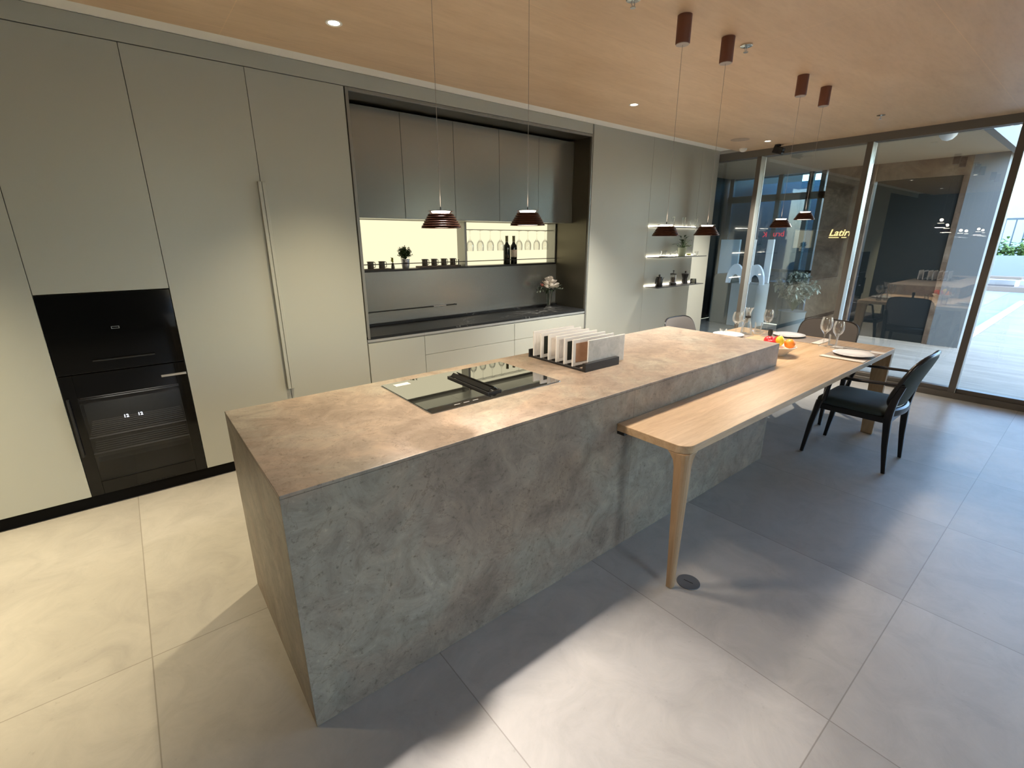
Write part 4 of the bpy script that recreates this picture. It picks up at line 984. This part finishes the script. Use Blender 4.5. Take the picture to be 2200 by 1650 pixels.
tag(bx('blue_board', M['bluepanel'], (9.75, 9.80, 1.10, 1.50, -.011, 1.60), bevel=.004), 'pale blue upright panel seen through the glass beside the wall panels', 'board')
tag(MB().prism([(-.19, 0), (-.19, .88), (-.15, .95), (-.08, .97), (.19, .97), (.19, 0)], 0, .35).build('dark_cabinet', M['darkteal'], bevel=.01), 'dark teal round-cornered cabinet outside beside the pale counter', 'cabinet')
o = bpy.data.objects['dark_cabinet']; o.matrix_world = Matrix(((0, 0, 1, 9.30), (-1, 0, 0, 1.14), (0, 1, 0, -.011), (0, 0, 0, 1)))
# silver shrub in planter
pl = shrub('planter_shrub', 'silvery leafy shrub in a pale planter at the foot of the glazed facade', 'plant', (9.1, -.30, -.011), [(0, 0), (.19, 0), (.20, .02), (.21, .40), (.22, .42), (.20, .42), (0, .40)], M['planter'], .46, .42, 110, M['leafgrey'], .045, 14, 9)
# garden beyond
tag(bx('pale_kerb', M['kerb'], (10.55, 18.2, -2.415, -2.31, -.03, .06), bevel=.01), 'long pale kerb running away across the terrace', 'kerb')
gs = thing('garden_steps', 'pale timber-edged step at the end of the terrace', 'step', (22, 0, 0))
MB().box(.02, 1.2, -6, 4, -.09, .12).build('step_tread', M['brownedge'], gs); MB().box(1.21, 2.2, -6, 4, -.09, .26).build('step_tread', M['kerb'], gs)
bn = thing('garden_bench', 'low brown bench in front of the white garden wall', 'bench', (22.4, -1.35, .121))
MB().box(0, .5, -.55, .45, .22, .30).build('bench_seat', M['brownedge'], bn, bevel=.01)
for sy in (-.5, .38): MB().box(.05, .45, sy, sy+.07, 0, .219).build('bench_leg', M['whiteshell'], bn)
tag(bx('garden_wall', M['gardenwall'], (25.5, 25.8, -8, 6, -.09, 1.00), bevel=0), 'white garden wall below the hedge at the far side of the terrace', 'wall')
random.seed(21)
hd = MB()
for k in range(2600):
    p = (26.4+random.uniform(-.35, .5), random.uniform(-6, 2), 1.0+abs(random.gauss(0, .22))); hd.leaf(p, (random.gauss(0, 1), random.gauss(0, 1), random.gauss(.3, .6)), .16, .05, .2)
hd.box(26.0, 26.8, -6, 2, -.1, .95)
h_ = thing('hedge', 'low green hedge above the white garden wall', 'hedge', (0, 0, 0)); hd.build('foliage', M['hedge'], h_)
fn = thing('railing', 'dark metal railing behind the hedge', 'railing', (27.6, 0, 0))
MB().box(0, .05, -8, 6, 2.30, 2.37).build('top_rail', M['rail'], fn)
for k in range(26): MB().box(.01, .04, -6+k*.3, -5.96+k*.3, .8, 2.299).build('baluster', M['rail'], fn)
struct(bx('wall_far', mat('far_wall', (.33, .40, .43), .8), (30, 30.3, -12, 8, -.1, 3.0), bevel=0))
struct(bx('floor_garden', mat('garden_ground', (.10, .14, .06), .9), (25.81, 60, -40, 40, -.2, -.1), bevel=0))
def tree(x, y, h, r_, lab, seed):
    random.seed(seed); t = thing('tree', lab, 'tree', (x, y, -.1), 0, 'trees beyond the railing')
    MB().tube([(0, 0, 0), (.1, .05, h*.4), (0, 0, h*.7)], [.16, .12, .07], 8).build('trunk', M['soil'], t, smooth=True)
    mb = MB()
    for k in range(2300):
        d = Vector((random.gauss(0, 1), random.gauss(0, 1), random.gauss(0, .8))); d.normalize(); d *= r_*random.uniform(.3, 1)**.5
        mb.leaf((d.x, d.y, h*.75+d.z), (random.gauss(0, 1), random.gauss(0, 1), random.gauss(0, 1)), .32, .10, .2)
    mb.build('crown', M['tree'], t)
tree(31.5, -2.3, 5.4, 1.5, 'leafy tree beyond the railing, nearest the mullion', 1); tree(35, -7.5, 6.5, 2.2, 'leafy tree further right beyond the railing', 2)
dm = thing('dome_lamp', 'white glass dome lamp under the terrace soffit', 'lamp', (7.52, -2.17, 2.747)); MB().lathe([(.085, 0), (.085, -.01), (.075, -.05), (.045, -.085), (0, -.10)], 28).build('dome', M['whiteplastic'], dm, smooth=True)
